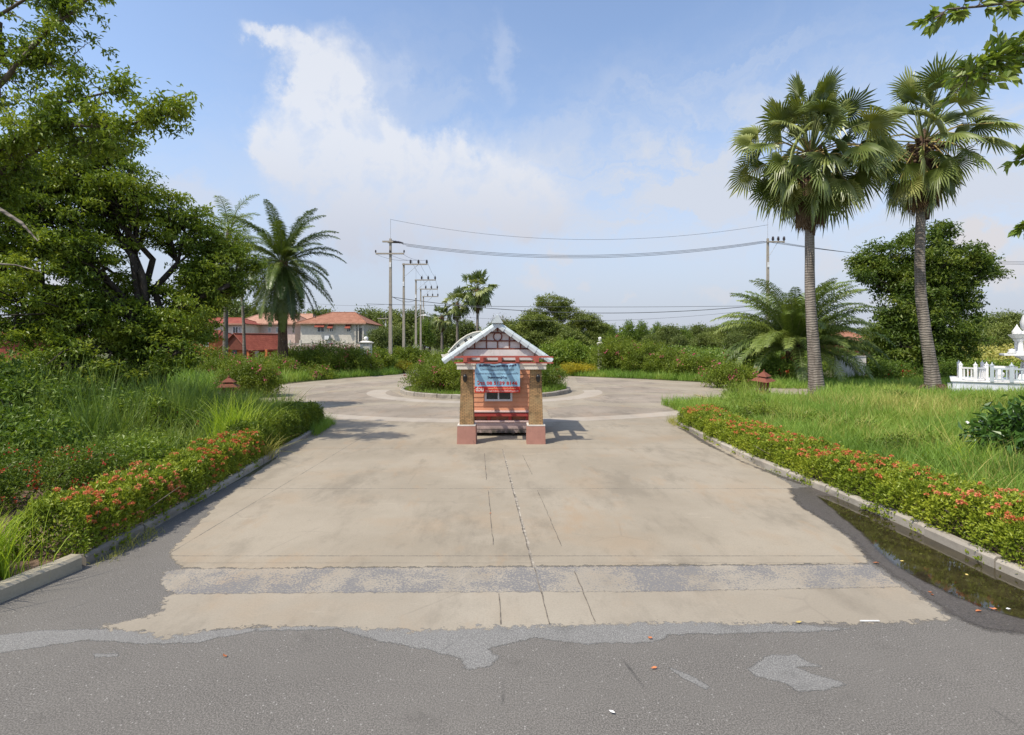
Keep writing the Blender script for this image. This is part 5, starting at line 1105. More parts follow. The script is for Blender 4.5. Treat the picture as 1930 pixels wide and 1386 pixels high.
mass('reeds', 'tawny reeds before the wooded rise on the right', [(46, 48), (58, 50), (72, 66), (54, 66)], 500, 1.2, 3.2, .35, M['grass_dry'], 38, .9, 22)

# ================================================================ UTILITY POLES AND WIRES
M['pole'] = stained('pole_concrete', (.36, .32, .26), (.22, .19, .15), .5, .9)
M['metal'] = plain('galvanised_metal', (.40, .41, .42), .5, .5)
M['insul'] = plain('brown_insulator', (.045, .03, .03), .3, .5)
M['wire'] = plain('wire_grey', (.09, .10, .11), .6, .2)
M['lampwhite'] = plain('white_lamp_housing', (.75, .75, .73), .5)
def insul(mb, p, s_=1.0): mb.lathe(p, [(.0, 0), (.05 * s_, .02), (.05 * s_, .06 * s_), (.11 * s_, .10 * s_), (.06 * s_, .16 * s_), (.11 * s_, .20 * s_), (.05 * s_, .26 * s_), (.08 * s_, .30 * s_), (0, .34 * s_)], 8)
def pole(label, px, Y, h, arm=None, rod=1.2, tr=.16, lampz=None, two=False, right=True, group=None):
    b = P(px, 655, Y); o = empty('utility_pole', (b.x, Y, 0), label, 'utility pole', group)
    MB().frust(0, 0, 0, h, tr * 2, tr * 2, tr * 1.2, tr * 1.2).build('post', M['pole'], o)
    if arm:
        x0, x1, z = arm; MB().box(x0, x1, -.26, -.12, z - .08, z + .08).build('crossarm', M['pole'], o)
        for i in range(3):
            x = x0 + (x1 - x0) * ([.0, .5, 1.0][i] if two else [.33, .64, .97][i]); I = MB(); insul(I, (x, -.19, z + .08), 1.5 if not two else 1.0); I.build('insulator', M['insul'], o)
        if not two: MB().tube([(.02, -.12, z - 1.6), ((x0 + x1) * .62, -.12, z - .1)], .025, 5).build('brace', M['metal'], o)
    if rod: MB().tube([(0, 0, h - .3), (0, 0, h + rod)], .022, 5).build('lightning_rod', M['metal'], o)
    I = MB(); I.box(-.16, .16, -.2, .0, h * .80, h * .80 + .5) if False else I.box(-.10, .10, -.175, -.12, h * .78, h * .78 + .55); I.build('number_plate', M['lampwhite'], o)
    if lampz:
        L_ = MB(); L_.tube([(0, 0, lampz), (-.5 * (-1 if right else 1), -.5, lampz + .3), (-1.0 * (-1 if right else 1), -.9, lampz + .38)], .035, 6); q = L_.build('lamp_arm', M['metal'], o)
        hd = MB(); sg = 1 if right else -1; hd.frust(sg * 1.35, -1.0, lampz + .32, lampz + .46, .95, .25, .6, .16); hd.build('lamp_head', M['lampwhite'], q)
    return o
pA = pole('nearest utility pole with two stacked crossarms and long rod at the roundabout', 736, 57, 14.6, (-1.6, 1.55, 12.9), 2.2, .19, None, True)
hd = MB(); hd.box(-.9, .4, -.25, -.1, 14.1, 14.25); hd.box(-.6, .7, .1, .25, 14.25, 14.4); q = hd.build('top_bracket', M['pole'], pA) if False else None
MB().box(-.85, .35, -.27, -.12, 14.15, 14.32).build('top_crossarm', M['pole'], pA); MB().box(-.35, .85, .12, .27, 14.15, 14.32).build('top_crossarm', M['pole'], pA)
for i in range(3):
    I = MB(); a = Vector((.1 + .3 * i, .05, 14.38 - .04 * i))
    I.tube([a, a + Vector((.75, -.02, -.22))], .05, 6)
    for j in range(5):
        c = a + Vector((.75, -.02, -.22)) * (.15 + j * .17); I.tube([c, c + Vector((.05, 0, -.015))], .11, 8)
    I.build('strain_insulator', M['insul'], pA)
gp = 'utility poles in line along the far road'
pole('second utility pole of the line, with single crossarm and brace', 761, 64, 13.0, (-.15, 3.0, 12.85), 0, .17, None)
pole('third utility pole of the line, with a street lamp arm', 784, 77, 12.7, (-.15, 3.0, 12.6), 1.6, .17, 6.9)
pole('fourth utility pole of the line', 793, 89, 12.7, (-.15, 3.0, 12.6), 1.6, .17, None)
pole('fifth and farthest utility pole of the line', 798, 102, 12.7, (-.15, 3.0, 12.6), 0, .17, 4.2)
pR = pole('lone utility pole with crossarm behind the squat feather palm', 1447, 55, 14.2, (-.15, 1.7, 13.8), 1.8, .16)
pole('small distant utility pole above the trees right of the hip roofed house', 727, 96, 8.2, (-1.5, .4, 7.9), 1.4, .12)
def wire(label, a, b, sag, r=.022, group='overhead wires over the roundabout'):
    pts = []
    for i in range(33):
        t = i / 32; q = a.lerp(b, t); q.z -= sag * 4 * t * (1 - t); pts.append(q)
    o = MB().tube(pts, r, 5, cap=False).build('power_line', M['wire']); tag(o, label, 'power line', group)
for i in range(3):
    dz = [0, -.12, -.28][i]
    wire(['uppermost of the three sagging wires from the nearest pole to the lone pole', 'middle of the three sagging wires from the nearest pole to the lone pole', 'lowest of the three sagging wires from the nearest pole to the lone pole'][i], P(752 + i * 7, 458 + i * 3, 57) , P(1437 + 11 * i, 455, 55), 1.45 + .05 * i, .024)
wire('thin earth wire from the tall rod of the nearest pole', P(737, 414, 57), P(1448, 424, 55), 1.9, .016)
wire('upper low wire crossing behind the booth to the right palms', P(690, 573, 57), P(1460, 576, 54), .25, .022)
wire('thick low cable crossing behind the booth to the right palms', P(738, 560, 57), P(1460, 573, 54), 1.35, .035)
wire('thin low wire dipping to the far tree line', P(738, 585, 57), P(1460, 580, 54), 1.3, .014)
for i in range(3): wire(['top wire running right from the lone pole', 'middle wire running right from the lone pole', 'bottom wire running right from the lone pole'][i], P(1437 + 11 * i, 455, 55), P(2000, 492 + 3 * i, 62), .8, .02)
zz = [(761, 64, 3.0), (784, 77, 3.0), (793, 89, 3.0), (798, 102, 3.0)]
for i in range(3):
    for j in range(3):
        a = P(zz[i][0], 655, zz[i][1]); b = P(zz[i + 1][0], 655, zz[i + 1][1]); f_ = [.33, .64, .97][j] * 3.0
        wire('one of the thin wires strung between the crossarms of the pole line', Vector((a.x + f_, a.y - .2, 13.4)), Vector((b.x + f_, b.y - .2, 13.1)), .35, .014, 'wires along the pole line')
for j in range(3):
    a = P(736, 655, 57); b = P(761, 655, 64); wire('one of the short wires from the nearest pole to the second pole', Vector((a.x + [-1.5, 0, 1.5][j], 56.8, 12.8)), Vector((b.x + [.33, .64, .97][j] * 3, 63.8, 13.4)), .3, .014, 'wires between the first two poles')
wire('low cable sagging between the first poles of the line', P(740, 560, 57), P(784, 566, 77), .4, .03)
wire('wire running left from the small distant pole over the houses', P(727, 574, 96), P(560, 568, 100), .5, .02)

# ================================================================ HOUSES
M['roofred'] = None
def rooftile(name, c0, c1):
    t = MT(name, .85, .2); n = t.noise(1.2, 5, .7); c = t.mix(t.mr(n, .35, .65), c0, c1); b = t.N.new('ShaderNodeTexBrick'); t.L.new(t.co, b.inputs[0]); b.inputs['Scale'].default_value = 2.2; b.inputs['Color1'].default_value = (1, 1, 1, 1); b.inputs['Color2'].default_value = (.82, .78, .75, 1); b.inputs['Mortar'].default_value = (.55, .5, .48, 1); b.inputs['Mortar Size'].default_value = .03
    t.col(t.mix(1.0, c, b.outputs['Color'], 'MULTIPLY')); return t.m
M['roof_orange'] = rooftile('orange_roof_tile', (.31, .145, .09), (.40, .20, .13))
M['roof_pink'] = rooftile('faded_pink_roof_tile', (.42, .24, .165), (.52, .31, .22))
M['roof_red'] = rooftile('red_roof_tile', (.26, .07, .048), (.34, .10, .065))
M['housewall'] = stained('cream_house_wall', (.66, .60, .50), (.45, .38, .30), .4, sc=1.5)
M['housepink'] = stained('pinkish_house_wall', (.66, .50, .42), (.48, .33, .27), .4, sc=1.5)
M['orangewall'] = stained('orange_house_wall', (.58, .17, .06), (.4, .12, .05), .4, sc=2)
def house(name, label, px0, px1, Y, depth, eave, ridge, wallm, roofm, rpx=None, over=.8, wins=(), hip=True, base=0, awn=True, hfw=.5):
    b = P((px0 + px1) / 2, 655, Y); o = empty(name, (b.x, Y, 0), label, 'house'); k = Y / F; w = (px1 - px0) * k / 2; ze = CAMZ + (HY - eave) * k; zr_ = CAMZ + (HY - ridge) * k
    MB().box(-w + over, w - over, over, depth - over, base, ze - .02).build('wall', wallm, o)
    R_ = MB(); rh = ((rpx[1] - rpx[0]) * k / 2 if rpx else w * .4); rc = (((rpx[0] + rpx[1]) / 2 - (px0 + px1) / 2) * k if rpx else 0); yc = depth / 2
    V = [(-w, 0, ze), (w, 0, ze), (w, depth, ze), (-w, depth, ze), (rc - rh, yc, zr_), (rc + rh, yc, zr_)]
    R_.add(V, [(0, 1, 5, 4), (1, 2, 5), (2, 3, 4, 5), (3, 0, 4), (0, 3, 2, 1)]); r_ = R_.build('roof', roofm, o)
    rc_ = MB()
    for a, c in ((0, 4), (1, 5), (4, 5), (3, 4), (2, 5)): rc_.tube([V[a], V[c]], .12, 5)
    rc_.build('ridge_cap', roofm, r_)
    fb = MB(); fb.box(-w, w, -.06, -.003, ze - .22, ze + .02); fb.build('fascia', M['roof_pink'], r_)
    for (wx, wy, ww, wh) in wins:
        c = (wx - (px0 + px1) / 2) * k; z = CAMZ + (HY - wy) * k; f_ = MB()
        for q in ((c - ww / 2, c + ww / 2, z - wh / 2, z - wh / 2 + .08), (c - ww / 2, c + ww / 2, z + wh / 2 - .08, z + wh / 2), (c - ww / 2, c - ww / 2 + .08, z - wh / 2 + .08, z + wh / 2 - .08), (c + ww / 2 - .08, c + ww / 2, z - wh / 2 + .08, z + wh / 2 - .08), (c - .04, c + .04, z - wh / 2 + .08, z + wh / 2 - .08)): f_.box(q[0], q[1], over - .06, over - .003, q[2], q[3])
        wn = f_.build('window', M['lampwhite'], o); MB().box(c - ww / 2 + .08, c + ww / 2 - .08, over - .03, over - .02, z - wh / 2 + .08, z + wh / 2 - .08).build('pane', M['glass'], wn)
        if awn:
            A_ = MB(); A_.add([(c - ww * .68, over - .9, z + wh / 2 + .0), (c + ww * .68, over - .9, z + wh / 2 + .0), (c + ww * .68, over - .01, z + wh / 2 + .75), (c - ww * .68, over - .01, z + wh / 2 + .75), (c - ww * .68, over - .9, z + wh / 2 - .12), (c + ww * .68, over - .9, z + wh / 2 - .12)], [(0, 1, 2, 3), (4, 5, 1, 0)]); A_.build('awning', M['roof_red'], o)
    return o
hA = house('hip_roofed_house', 'cream two storey house with orange hip roof and red window awnings', 556, 690, 92, 12, 609, 585, M['housewall'], M['roof_orange'], (604, 650), .7, [(602, 621, 1.3, .95), (622, 622, .7, .7), (655, 622, .7, .7)])
o = MB(); k = 92 / F
for px in (667, 672, 678): o.box((px - 623) * k - .09, (px - 623) * k + .09, .55, .69, 0, 6.6)
for c in [o]: c.build('porch_column', M['housewall'], hA) if False else None
for px in (668, 674, 683): MB().box((px - 623) * k - .09, (px - 623) * k + .09, .42, .62, 0, 6.6).build('porch_column', M['housewall'], hA)
MB().box(4.6, 5.4, .60, .69, 0.2, 6.0).build('dark_doorway', M['glass'], hA); MB().box((610 - 623) * k, (613 - 623) * k + .5, .4, .69, 3.9, 4.6).build('air_conditioner', M['lampwhite'], hA)
house('pale_house', 'long pinkish house with faded orange roof left of the tall feather palm', 436, 560, 99, 12, 610, 587, M['housepink'], M['roof_pink'], (465, 530), .7, [(478, 618, .7, .6), (520, 622, .5, 1.0), (505, 622, .5, .9)], awn=False)
house('side_house', 'small cream house with dull red roof half hidden by the dense tree', 352, 462, 93, 9, 610, 597, M['housewall'], M['roof_red'], (380, 430), .7, [(440, 624, 1.0, 1.6), (448, 624, .5, 1.6)], awn=False)
house('far_house', 'pale roofed house peeping out behind the tall feather palm', 530, 590, 108, 8, 606, 590, M['housewall'], M['roof_pink'], (548, 575), .5, [(541, 614, 1.2, 1.0)], awn=False)
# pavilion: gable facing left-front
Yp = 70; k = Yp / F; b = P(455, 655, Yp); pv = empty('red_roofed_pavilion', (b.x, Yp, 0), 'low red roofed orange pavilion in front of the pinkish house', 'pavilion')
ze, zr_ = CAMZ + 1 * k, CAMZ + (HY - 629) * k; w0, w1 = (412 - 455) * k, (512 - 455) * k; ap = (440 - 455) * k
V = [(w0, 0, ze - .3), (ap, 0, zr_), ((468 - 455) * k, -.2, ze - .5), ((505 - 455) * k, 4, zr_ - .0), (w1 + .8, 3.6, ze - .3), (w0 + 3, 5, ze - .3)]
rv = MB().add(V, [(1, 2, 4, 3), (0, 1, 3, 5)]); rv.add([(v[0], v[1], v[2] - .14) for v in V], [(3, 4, 2, 1), (5, 3, 1, 0)]); rfp = rv.build('roof', M['roof_red'], pv)
tb_ = MB(); tb_.tube([V[0], V[1], V[2]], .09, 5); tb_.tube([V[1], V[3]], .1, 5); tb_.build('barge_board', M['brown'], rfp)
MB().add([(w0 + .5, .25, ze - .35), ((468 - 455) * k - .35, .1, ze - .45), (ap, .2, zr_ - .25)], [(0, 1, 2)]).build('gable', M['brown'], pv)
MB().box(w0 + .7, (458 - 455) * k, .9, 3.2, 0, ze - .3).build('wall', M['orangewall'], pv)
for x in (w0 + .5, (466 - 455) * k, (500 - 455) * k): MB().box(x - .15, x + .15, .2, .5, 0, ze - .35).build('post', M['orangewall'], pv)
MB().box((430 - 455) * k, (440 - 455) * k, .86, .897, .9, 2.1).build('doorway', M['glass'], pv); MB().box((470 - 455) * k, w1, 2.6, 3.2, 0, ze - .5).build('back_wall', M['orangewall'], pv)
house('orange_house', 'bright orange walled house glimpsed behind the dense tree', 300, 408, 82, 8, 636, 622, M['orangewall'], M['roof_red'], (330, 390), .5, [(385, 648, .8, 1.0)], awn=False)
house('brick_red_house', 'dark red house glimpsed through leaves at the left picture edge', -60, 60, 60, 8, 632, 610, M['roof_red'], M['roof_red'], (-20, 20), .5, [], awn=False)
wl = MB(); b0, b1 = P(545, 655, 78), P(690, 655, 78); o = empty('garden_wall', (b0.x, 78, 0), 'pink garden wall with pale rail before the hip roofed house', 'wall')
MB().box(0, b1.x - b0.x, 0, .2, 0, 3.0).build('panel', M['housepink'], o); MB().box(0, b1.x - b0.x, -.03, .23, 3.002, 3.15).build('rail', M['pole'], o)
for i in range(8): x = i * (b1.x - b0.x) / 7; MB().box(x - .12, x + .12, -.05, .25, 0, 3.6).build('post', M['housewall'], o)
# gate posts with globes
def gpost(label, px, Y, top, w=.6, globe=True, r=.24):
    b = P(px, 655, Y); h = CAMZ + (HY - top) / F * Y; o = empty('gate_post', (b.x, Y, 0), label, 'gate post'); q = MB(); q.box(-w / 2, w / 2, -w / 2, w / 2, 0, h - .7); q.build('shaft', M['white'], o)
    c = MB(); c.frust(0, 0, h - .698, h - .58, w * 1.2, w * 1.2, w * 1.35, w * 1.35); c.frust(0, 0, h - .578, h - .42, w * 1.35, w * 1.35, w * .6, w * .6); c.build('cap', M['white'], o)
    MB().box(-w * .36, w * .36, -w / 2 - .02, -w / 2 - .003, .4, h - 1.0).build('panel', M['white'], o)
    if globe: c = MB(); c.lathe((0, 0, h - .2), [(.05, -.24), (.18, -.17), (r, 0), (.18, .17), (.0, .24)], 12); c.build('lamp_globe', M['lampwhite'], o)
gpost('white gate post with round globe lamp at the end of the flowering hedge', 690, 52, 635, .95)
gpost('white gate post half hidden in the bushes right of the yellow shrub', 1131, 49, 636, .4, r=.13)
bx = P(742, 655, 56); tag(MB().frust(bx.x + .3, 56.2, 0, .85, .5, .4, .46, .36).build('concrete_marker', M['pole']), 'stubby concrete block at the foot of the nearest utility pole', 'concrete block')
b = P(1604, 655, 39); o = empty('white_wall', (b.x, 39, 0), 'white plastered wall piece behind the fan palm trunk', 'wall'); MB().box(-1.15, 1.15, 0, .2, 0, 1.78).build('panel', M['white'], o); MB().box(-1.2, 1.2, -.04, .24, 1.782, 1.86).build('coping', M['white'], o)
house('small_house', 'small red roofed hut half hidden by palm fronds right of the fan palm trunk', 1592, 1650, 56, 5, 642, 624, M['brown'], M['roof_orange'], (1612, 1624), .3, [], awn=False)
gt = MB(); b = P(1480, 655, 40); gt.tube([(b.x - 1.9, 40, .45), (b.x + 2.6, 40, .45)], .03, 5); tag(gt.build('low_rail', M['metal']), 'low grey rail in the grass before the squat palm', 'rail')

# ================================================================ CLAY LANTERNS
M['clay'] = stained('terracotta', (.20, .07, .045), (.07, .035, .028), .9, .9, sc=9)
def lantern(label, x, y, h, tilt=(0, 0), rz=.3, s_=1.0, broken=False):
    o = empty('clay_lantern', (x, y, 0), label, 'garden lantern'); o.rotation_euler = (tilt[0], tilt[1], rz)
    b = MB(); b.frust(0, 0, 0, .18, .62 * s_, .62 * s_, .5 * s_, .5 * s_); b.build('foot', M['clay'], o)
    for a in (-1, 1):
        for c in (-1, 1): MB().frust(a * .17 * s_, c * .17 * s_, .182, h * .58, .1, .1, .09, .09).build('post', M['clay'], o)
    q = MB(); q.frust(0, 0, h * .582, h * .72, .92 * s_, .92 * s_, .5 * s_, .5 * s_); q.build('lower_roof', M['clay'], o)
    q = MB(); q.frust(0, 0, h * .722, h * .78, .34 * s_, .34 * s_, .32 * s_, .32 * s_); q.build('neck', M['clay'], o)
    q = MB(); q.frust(0.03, 0, h * .782, h * .95, .56 * s_, .56 * s_, .12 * s_, .12 * s_); q.lathe((0.03, 0, h * .95), [(.06, 0), (.07, .03), (.02, .07), (.015, .13), (0, .16)], 8); q.build('upper_roof', M['clay'], o)
b = P(430, 655, 24); lantern('brown clay lantern with tiered roof beside the bush with pink flowers', b.x, 21.5 if False else 24, 1.12)
b = P(1437, 655, 27.5); lantern('reddish clay lantern, tiers tilted, in the grass beside the right road edge', b.x, 27.5, 1.25, (.1, -.08), .6)
# heap of dry sticks by the far right kerb
M['stick'] = plain('dry_stick', (.42, .30, .17), .8, var=.3)
b = G(1352, 765); o = empty('stick_heap', (b.x, b.y, 0), 'heap of dry palm stalks on the bare patch at the right road edge', 'stick heap')
for i in range(22):
    a = random.gauss(0, .5); L_ = random.uniform(.35, .9); c = Vector((random.gauss(0, .4), random.gauss(0, .25), .04 + .012 * i)); d = Vector((math.cos(a), math.sin(a) * .6, random.gauss(0, .08))) * L_; MB().tube([c - d, c + d * .2 + Vector((0, 0, .05)), c + d], [.02, .03, .008], 5).build('stick', M['stick'], o)
poly_sheet('bare_patch', [G(*q) for q in [(1320, 752), (1400, 752), (1420, 775), (1380, 790), (1325, 782)]], .055, M['soil'])

# ================================================================ SHRINE
M['shrine'] = stained('white_shrine_paint', (.80, .79, .77), (.62, .60, .58), .3, .5)
M['shrinegrey'] = stained('grey_blue_rail', (.45, .50, .53), (.35, .38, .4), .4, .6)
M['plinthgrey'] = stained('mottled_grey_plinth', (.60, .62, .64), (.35, .37, .40), .8, .7, sc=4)  # blue-grey mottled tone of the platform base and pedestal
Ys = 26.4; ks = Ys / F
def S(px, py): return ((px - CX) * ks, CAMZ + (HY - py) * ks)
x0, zt = S(1787, 719); plat = empty('shrine_platform', (x0 + 3, Ys, 0), 'mottled grey white platform with low railings under the white shrine', 'platform')
def rl(mb, name, mat, par=plat): 
    o = mb.build(name, mat, par); o.matrix_parent_inverse = Matrix.Translation(-Vector(plat.location)) if par is plat else Matrix.Identity(4); return o
m_ = MB(); m_.box(x0, x0 + 8.5, Ys, Ys + 5.5, 0, zt * .55); m_.box(x0 + .18, x0 + 8.3, Ys + .15, Ys + 5.3, zt * .55 + .002, zt); rl(m_, 'base', M['plinthgrey'])
rl(MB().box(x0 + .1, x0 + 8.4, Ys + .08, Ys + 5.4, zt + .002, zt + .05), 'top_slab', M['shrine'])
z1 = zt + .05
def fpost(x, y, mat='shrine', h=.78):
    m_ = MB(); m_.box(x - .07, x + .07, y - .07, y + .07, z1, z1 + h); m_.lathe((x, y, z1 + h), [(.09, 0), (.10, .04), (.03, .10), (.015, .17), (0, .2)], 8); rl(m_, 'railing_post', M[mat])
def rail(xa, ya, xb, yb, mat='shrine'):
    m_ = MB(); d = Vector((xb - xa, yb - ya, 0)); L_ = d.length; n = max(2, int(L_ / .16)); ang = math.atan2(d.y, d.x); Mx = Matrix.Translation((xa, ya, 0)) @ Matrix.Rotation(ang, 4, 'Z')
    m_.box(.072, L_ - .072, -.035, .035, z1 + .60, z1 + .68, M=Mx); m_.box(.072, L_ - .072, -.035, .035, z1 + .08, z1 + .15, M=Mx)
    for i in range(1, n): m_.box(i * L_ / n - .028, i * L_ / n + .028, -.02, .02, z1 + .15, z1 + .60, M=Mx)
    rl(m_, 'railing', M[mat])
U = lambda u, w: (x0 + u, Ys + w)
for (a, b) in (((.5, .7), (1.05, .2)), ((1.05, .2), (1.5, .9)), ((1.5, .9), (1.5, 4.6)), ((.5, .7), (.5, 4.6))): rail(*U(*a), *U(*b))
for a in ((.5, .7), (1.05, .2), (1.5, .9), (1.5, 4.6), (.5, 4.6)): fpost(*U(*a))
for a in ((1.66, .12), (2.36, .12), (3.6, .12), (5.0, .12)): fpost(*U(*a), 'shrinegrey')
for a, b in ((1.66, 2.36), (2.36, 3.6), (3.6, 5.0)): rail(*U(a, .12), *U(b, .12), 'shrinegrey')
tb2 = MB(); xa, xb, za = x0 + 1.7, x0 + 2.5, z1 + .72; tb2.box(xa, xb + .2, Ys + 1.6, Ys + 2.6, za - .08, za); tb2.box(xa + .2, xa + .35, Ys + 1.8, Ys + 2.4, z1, za - .08); tb2.box(xb - .1, xb + .1, Ys + 1.8, Ys + 2.4, z1, za - .08)
o = tb2.build('offering_table', M['shrine']); tag(o, 'white offering table on the shrine platform behind the grey railing', 'table')
vx = x0 + 2.0; tag(MB().lathe((vx, Ys + .9, z1), [(.10, 0), (.13, .03), (.05, .12), (.16, .30), (.17, .40), (.08, .50), (.12, .58), (0, .58)], 12).build('white_vase', M['shrine']), 'small white urn standing on the shrine platform before the table', 'vase')
Yc = Ys + 2.4; kc = 25.9 / F; cx = x0 + 3.75
def zc(py): return CAMZ + (HY - py) * kc
sh = empty('spirit_shrine', (cx, Yc, z1), 'white spirit shrine on pedestal with dome roofed pavilion at the right edge', 'shrine'); 
def s2(mb, name, mat, par=sh):
    o = mb.build(name, mat, par); o.matrix_parent_inverse = Matrix.Translation(-Vector(sh.location)) if par is sh else Matrix.Identity(4); return o
m_ = MB(); m_.frust(cx, Yc, z1, z1 + .35, 2.2, 2.2, 2.0, 2.0); m_.frust(cx, Yc, z1 + .351, z1 + .95, 1.75, 1.75, 1.6, 1.6); s2(m_, 'stepped_base', M['shrine'])
m_ = MB(); m_.frust(cx, Yc, z1 + .951, zc(682), 1.35, 1.35, 1.35, 1.35); m_.frust(cx, Yc, zc(682) + .001, zc(671), 1.4, 1.4, 2.2, 2.2); s2(m_, 'pedestal', M['plinthgrey'])
m_ = MB(); m_.box(cx - 1.6, cx + 1.6, Yc - 1.5, Yc + 1.5, zc(670.5), zc(667)); s2(m_, 'plate', M['shrine'])
zp = zc(667)
for a in (-1, 1):
    for c in (-1, 1):
        m_ = MB(); m_.lathe((cx + a * .95, Yc + c * .8, zp), [(.22, 0), (.22, .08), (.11, .14), (.10, .62), (.17, .72), (.17, .8)], 10); s2(m_, 'column', M['shrine'])
m_ = MB(); m_.lathe((cx, Yc, zp), [(.5, 0), (.5, .25), (.3, .5), (.2, .7), (0, .8)], 10); s2(m_, 'altar', M['shrine'])
m_ = MB(); m_.frust(cx, Yc, zp + .801, zp + 1.0, 2.3, 2.0, 2.6, 2.3); m_.frust(cx, Yc, zp + 1.001, zp + 1.2, 2.2, 1.9, 1.5, 1.4); s2(m_, 'eave', M['shrine'])
m_ = MB(); m_.lathe((cx, Yc, zp + 1.201), [(.8, 0), (.9, .15), (.92, .4), (.82, .75), (.6, 1.0), (.35, 1.15), (.3, 1.3), (.15, 1.45), (.06, 1.9), (0, 2.3)], 16); s2(m_, 'dome', M['shrine'])
for a in (-1, 1): m_ = MB(); m_.lathe((cx + a * 1.1, Yc - .95, zp + 1.0), [(.18, 0), (.2, .12), (.12, .25), (.04, .4), (0, .5)], 8); s2(m_, 'corner_finial', M['shrine'])
m_ = MB(); m_.lathe((cx - 1.3, Yc - 1.3, zp), [(.14, 0), (.2, .06), (.12, .14), (.16, .2), (0, .26)], 8); s2(m_, 'offering_bowl', M['shrine'])

piv = Vector((x0, Ys, 0)); aR = R(-40); RM = Matrix.Rotation(aR, 3, 'Z')
for o in [plat, sh, bpy.data.objects['offering_table'], bpy.data.objects['white_vase']]:
    o.location = piv + RM @ (Vector(o.location) - piv); o.rotation_euler.z = aR

# ================================================================ LITTER
M['dleaf'] = plain('fallen_orange_leaf', (.55, .20, .08), .7, var=.25); M['yleaf'] = plain('fallen_yellow_leaf', (.62, .48, .16), .7, var=.2); M['paper'] = plain('white_scrap', (.75, .74, .7), .7)
def litter(name, label, pts, mat, s_=.035, z=.006):
    for (px, py, lab) in pts:
        g_ = G(px, py); a = random.uniform(0, 6.28); V = []
        for r_, t in ((1, 0), (.55, .7), (.5, 1.6), (.8, 3.14), (.5, 4.4), (.6, 5.4)): V.append((g_.x + s_ * r_ * math.cos(a + t), g_.y + s_ * r_ * math.sin(a + t) * .7, z + random.uniform(.004, .016)))
        c = (g_.x, g_.y, z + .002); tag(MB().add([c] + V, [(0, i + 1, (i + 1) % 6 + 1) for i in range(6)]).build(name, M[mat]), lab, 'leaf' if 'leaf' in name else 'paper')
litter('fallen_leaf', '', [(424, 1239, 'orange fallen leaf on the asphalt at the lower left'), (1225, 1205, 'orange fallen leaf at the blue grey asphalt edge'), (1232, 1262, 'orange fallen leaf lying right of centre on the asphalt'), (924, 969, 'tiny red leaf on the saw cut left of the joint'), (1757, 1123, 'brown curled leaf at the wet edge near the kerb'), (1753, 1118, 'second brown curled leaf touching the first at the wet edge')], 'dleaf', .03, .006)
litter('fallen_leaf', '', [(1650, 1063, 'brown leaf at the corner of the concrete beside the puddle'), (1845, 1155, 'brown leaf at the lower shore of the puddle'), (1870, 1150, 'second brown leaf at the lower shore of the puddle')], 'dleaf', .04, .009)
litter('fallen_leaf', '', [(1822, 1086, 'yellow leaf floating in the puddle near the kerb'), (1700, 1060, 'yellow leaf floating in the middle of the puddle'), (1506, 1176, 'small yellow leaf at the front edge of the concrete')], 'yleaf', .03, .009)
litter('paper_scrap', '', [(1154, 1347, 'white scrap on the asphalt near the bottom of the picture'), (1900, 1151, 'white scrap at the lower right shore of the puddle')], 'paper', .028, .01)
a, b = G(1621, 1172.5), G(1658, 1173); tag(MB().box(a.x, b.x, a.y - .006, a.y + .006, .006, .014).build('white_stick', M['paper']), 'thin white stick at the front edge of the concrete', 'stick')

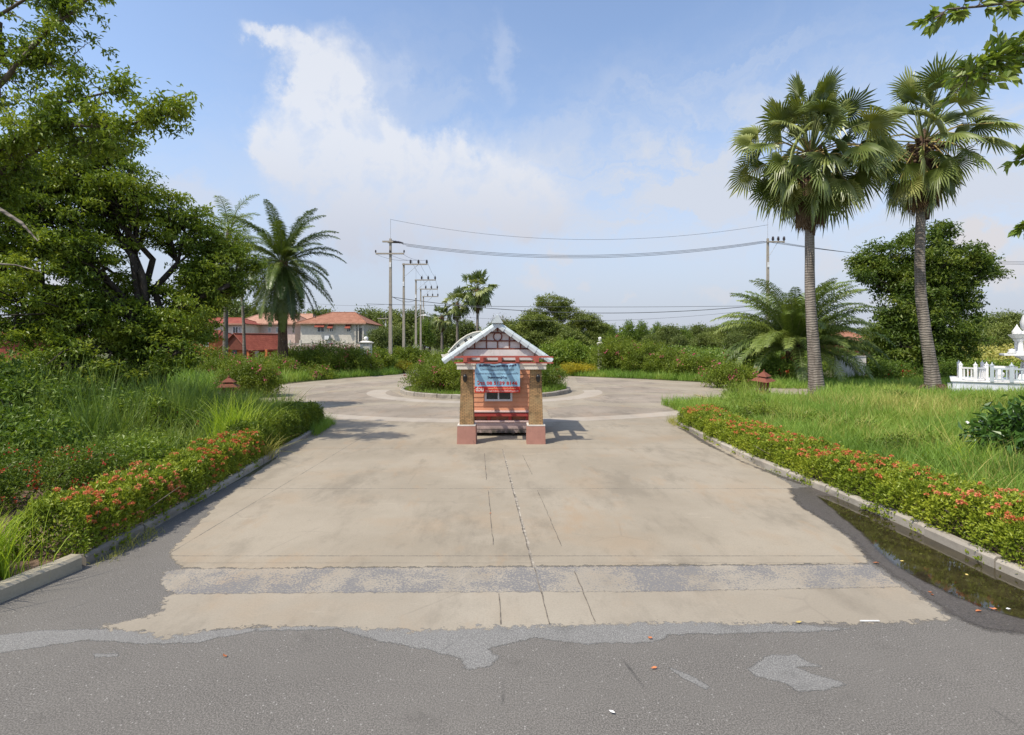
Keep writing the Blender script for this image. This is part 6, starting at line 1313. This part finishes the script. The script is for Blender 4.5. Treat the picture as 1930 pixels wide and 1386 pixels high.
for (nm, lab, x, y, r, h, lf, m_, n) in [('weed_patch', 'broad leaved weeds in the shaded grass left of the dark shrub', -10.5, 12.0, 1.2, .8, .10, 'leaf_light', 110), ('weed_patch', 'broad leaved weeds between the reeds and the hedge', -8.2, 11.2, .8, .6, .09, 'leaf_light', 80),
        ('weed_patch', 'bushy weeds under the front of the dense tree', -11.5, 15.2, 1.4, 1.1, .11, 'leaf_mid', 150), ('weed_patch', 'pale leafy sapling standing in the left grass', -9.0, 13.0, .4, 1.4, .10, 'leaf_light', 60), ('weed_patch', 'weeds at the left edge in front of the creeper bush', -9.4, 8.7, .8, .8, .09, 'leaf_mid', 90),
        ('weed_patch', 'leafy weeds in the near right grass beside the hedge', 7.6, 9.0, .6, .4, .07, 'leaf_boug', 60), ('weed_patch', 'leafy weeds in the right grass below the leaning lantern', 9.0, 19.5, .9, .6, .09, 'leaf_boug', 80)]:
    bush(nm, lab, 'weeds', (x, y, 0), [(0, 0, h * .55, r, r, h * .5), (r * .7, .3, h * .4, r * .6, r * .6, h * .4)], lf, n, 34, M[m_], .22)

for (lab, px, py, r, h, m_) in [('round weedy shrub at the road edge below the leaning lantern', 1395, 752, .7, .55, 'leaf_boug'), ('dark weedy shrub in the upper right grass left of the leaning palm', 1690, 765, .8, .4, 'leaf_mid'), ('bright weeds behind the middle of the right hedge', 1520, 815, .6, .35, 'leaf_light'),
        ('low dark creeper in the grass above the orange flowers', 1600, 830, .7, .3, 'leaf_hedge_dark'), ('weeds at the far right under the shrine platform', 1850, 775, .9, .35, 'leaf_light'), ('leafy clump near the right edge above the glossy shrub', 1880, 800, .5, .5, 'leaf_boug')]:
    g_ = G(px, py); bush('weed_patch', lab, 'weeds', (g_.x, g_.y, 0), [(0, 0, h * .9, r, r, h * .8), (r * .7, .3, h * .7, r * .6, r * .6, h * .6), (-r * .8, .1, h * .35, r * .6, r * .5, h * .35)], .08, 110, 34, M[m_], .2)

b = P(392, 655, 44); bush('screen_shrub', 'leafy shrub hiding the lower wall of the orange house', 'bush', (b.x, 44, 0), [(0, 0, 1.4, 2.2, 1.6, 1.3), (2.2, 0, 1.0, 1.6, 1.4, 1.0), (-2.4, 0, 1.2, 1.8, 1.4, 1.1)], .15, 320, 42, M['leaf_boug'], .45)
b = P(330, 655, 40); bush('screen_shrub', 'green shrub in the sunny grass behind the dense tree', 'bush', (b.x, 40, 0), [(0, 0, 1.0, 2.0, 1.5, 1.0), (2.0, .3, .8, 1.4, 1.2, .8)], .14, 200, 42, M['leaf_light'], .4)
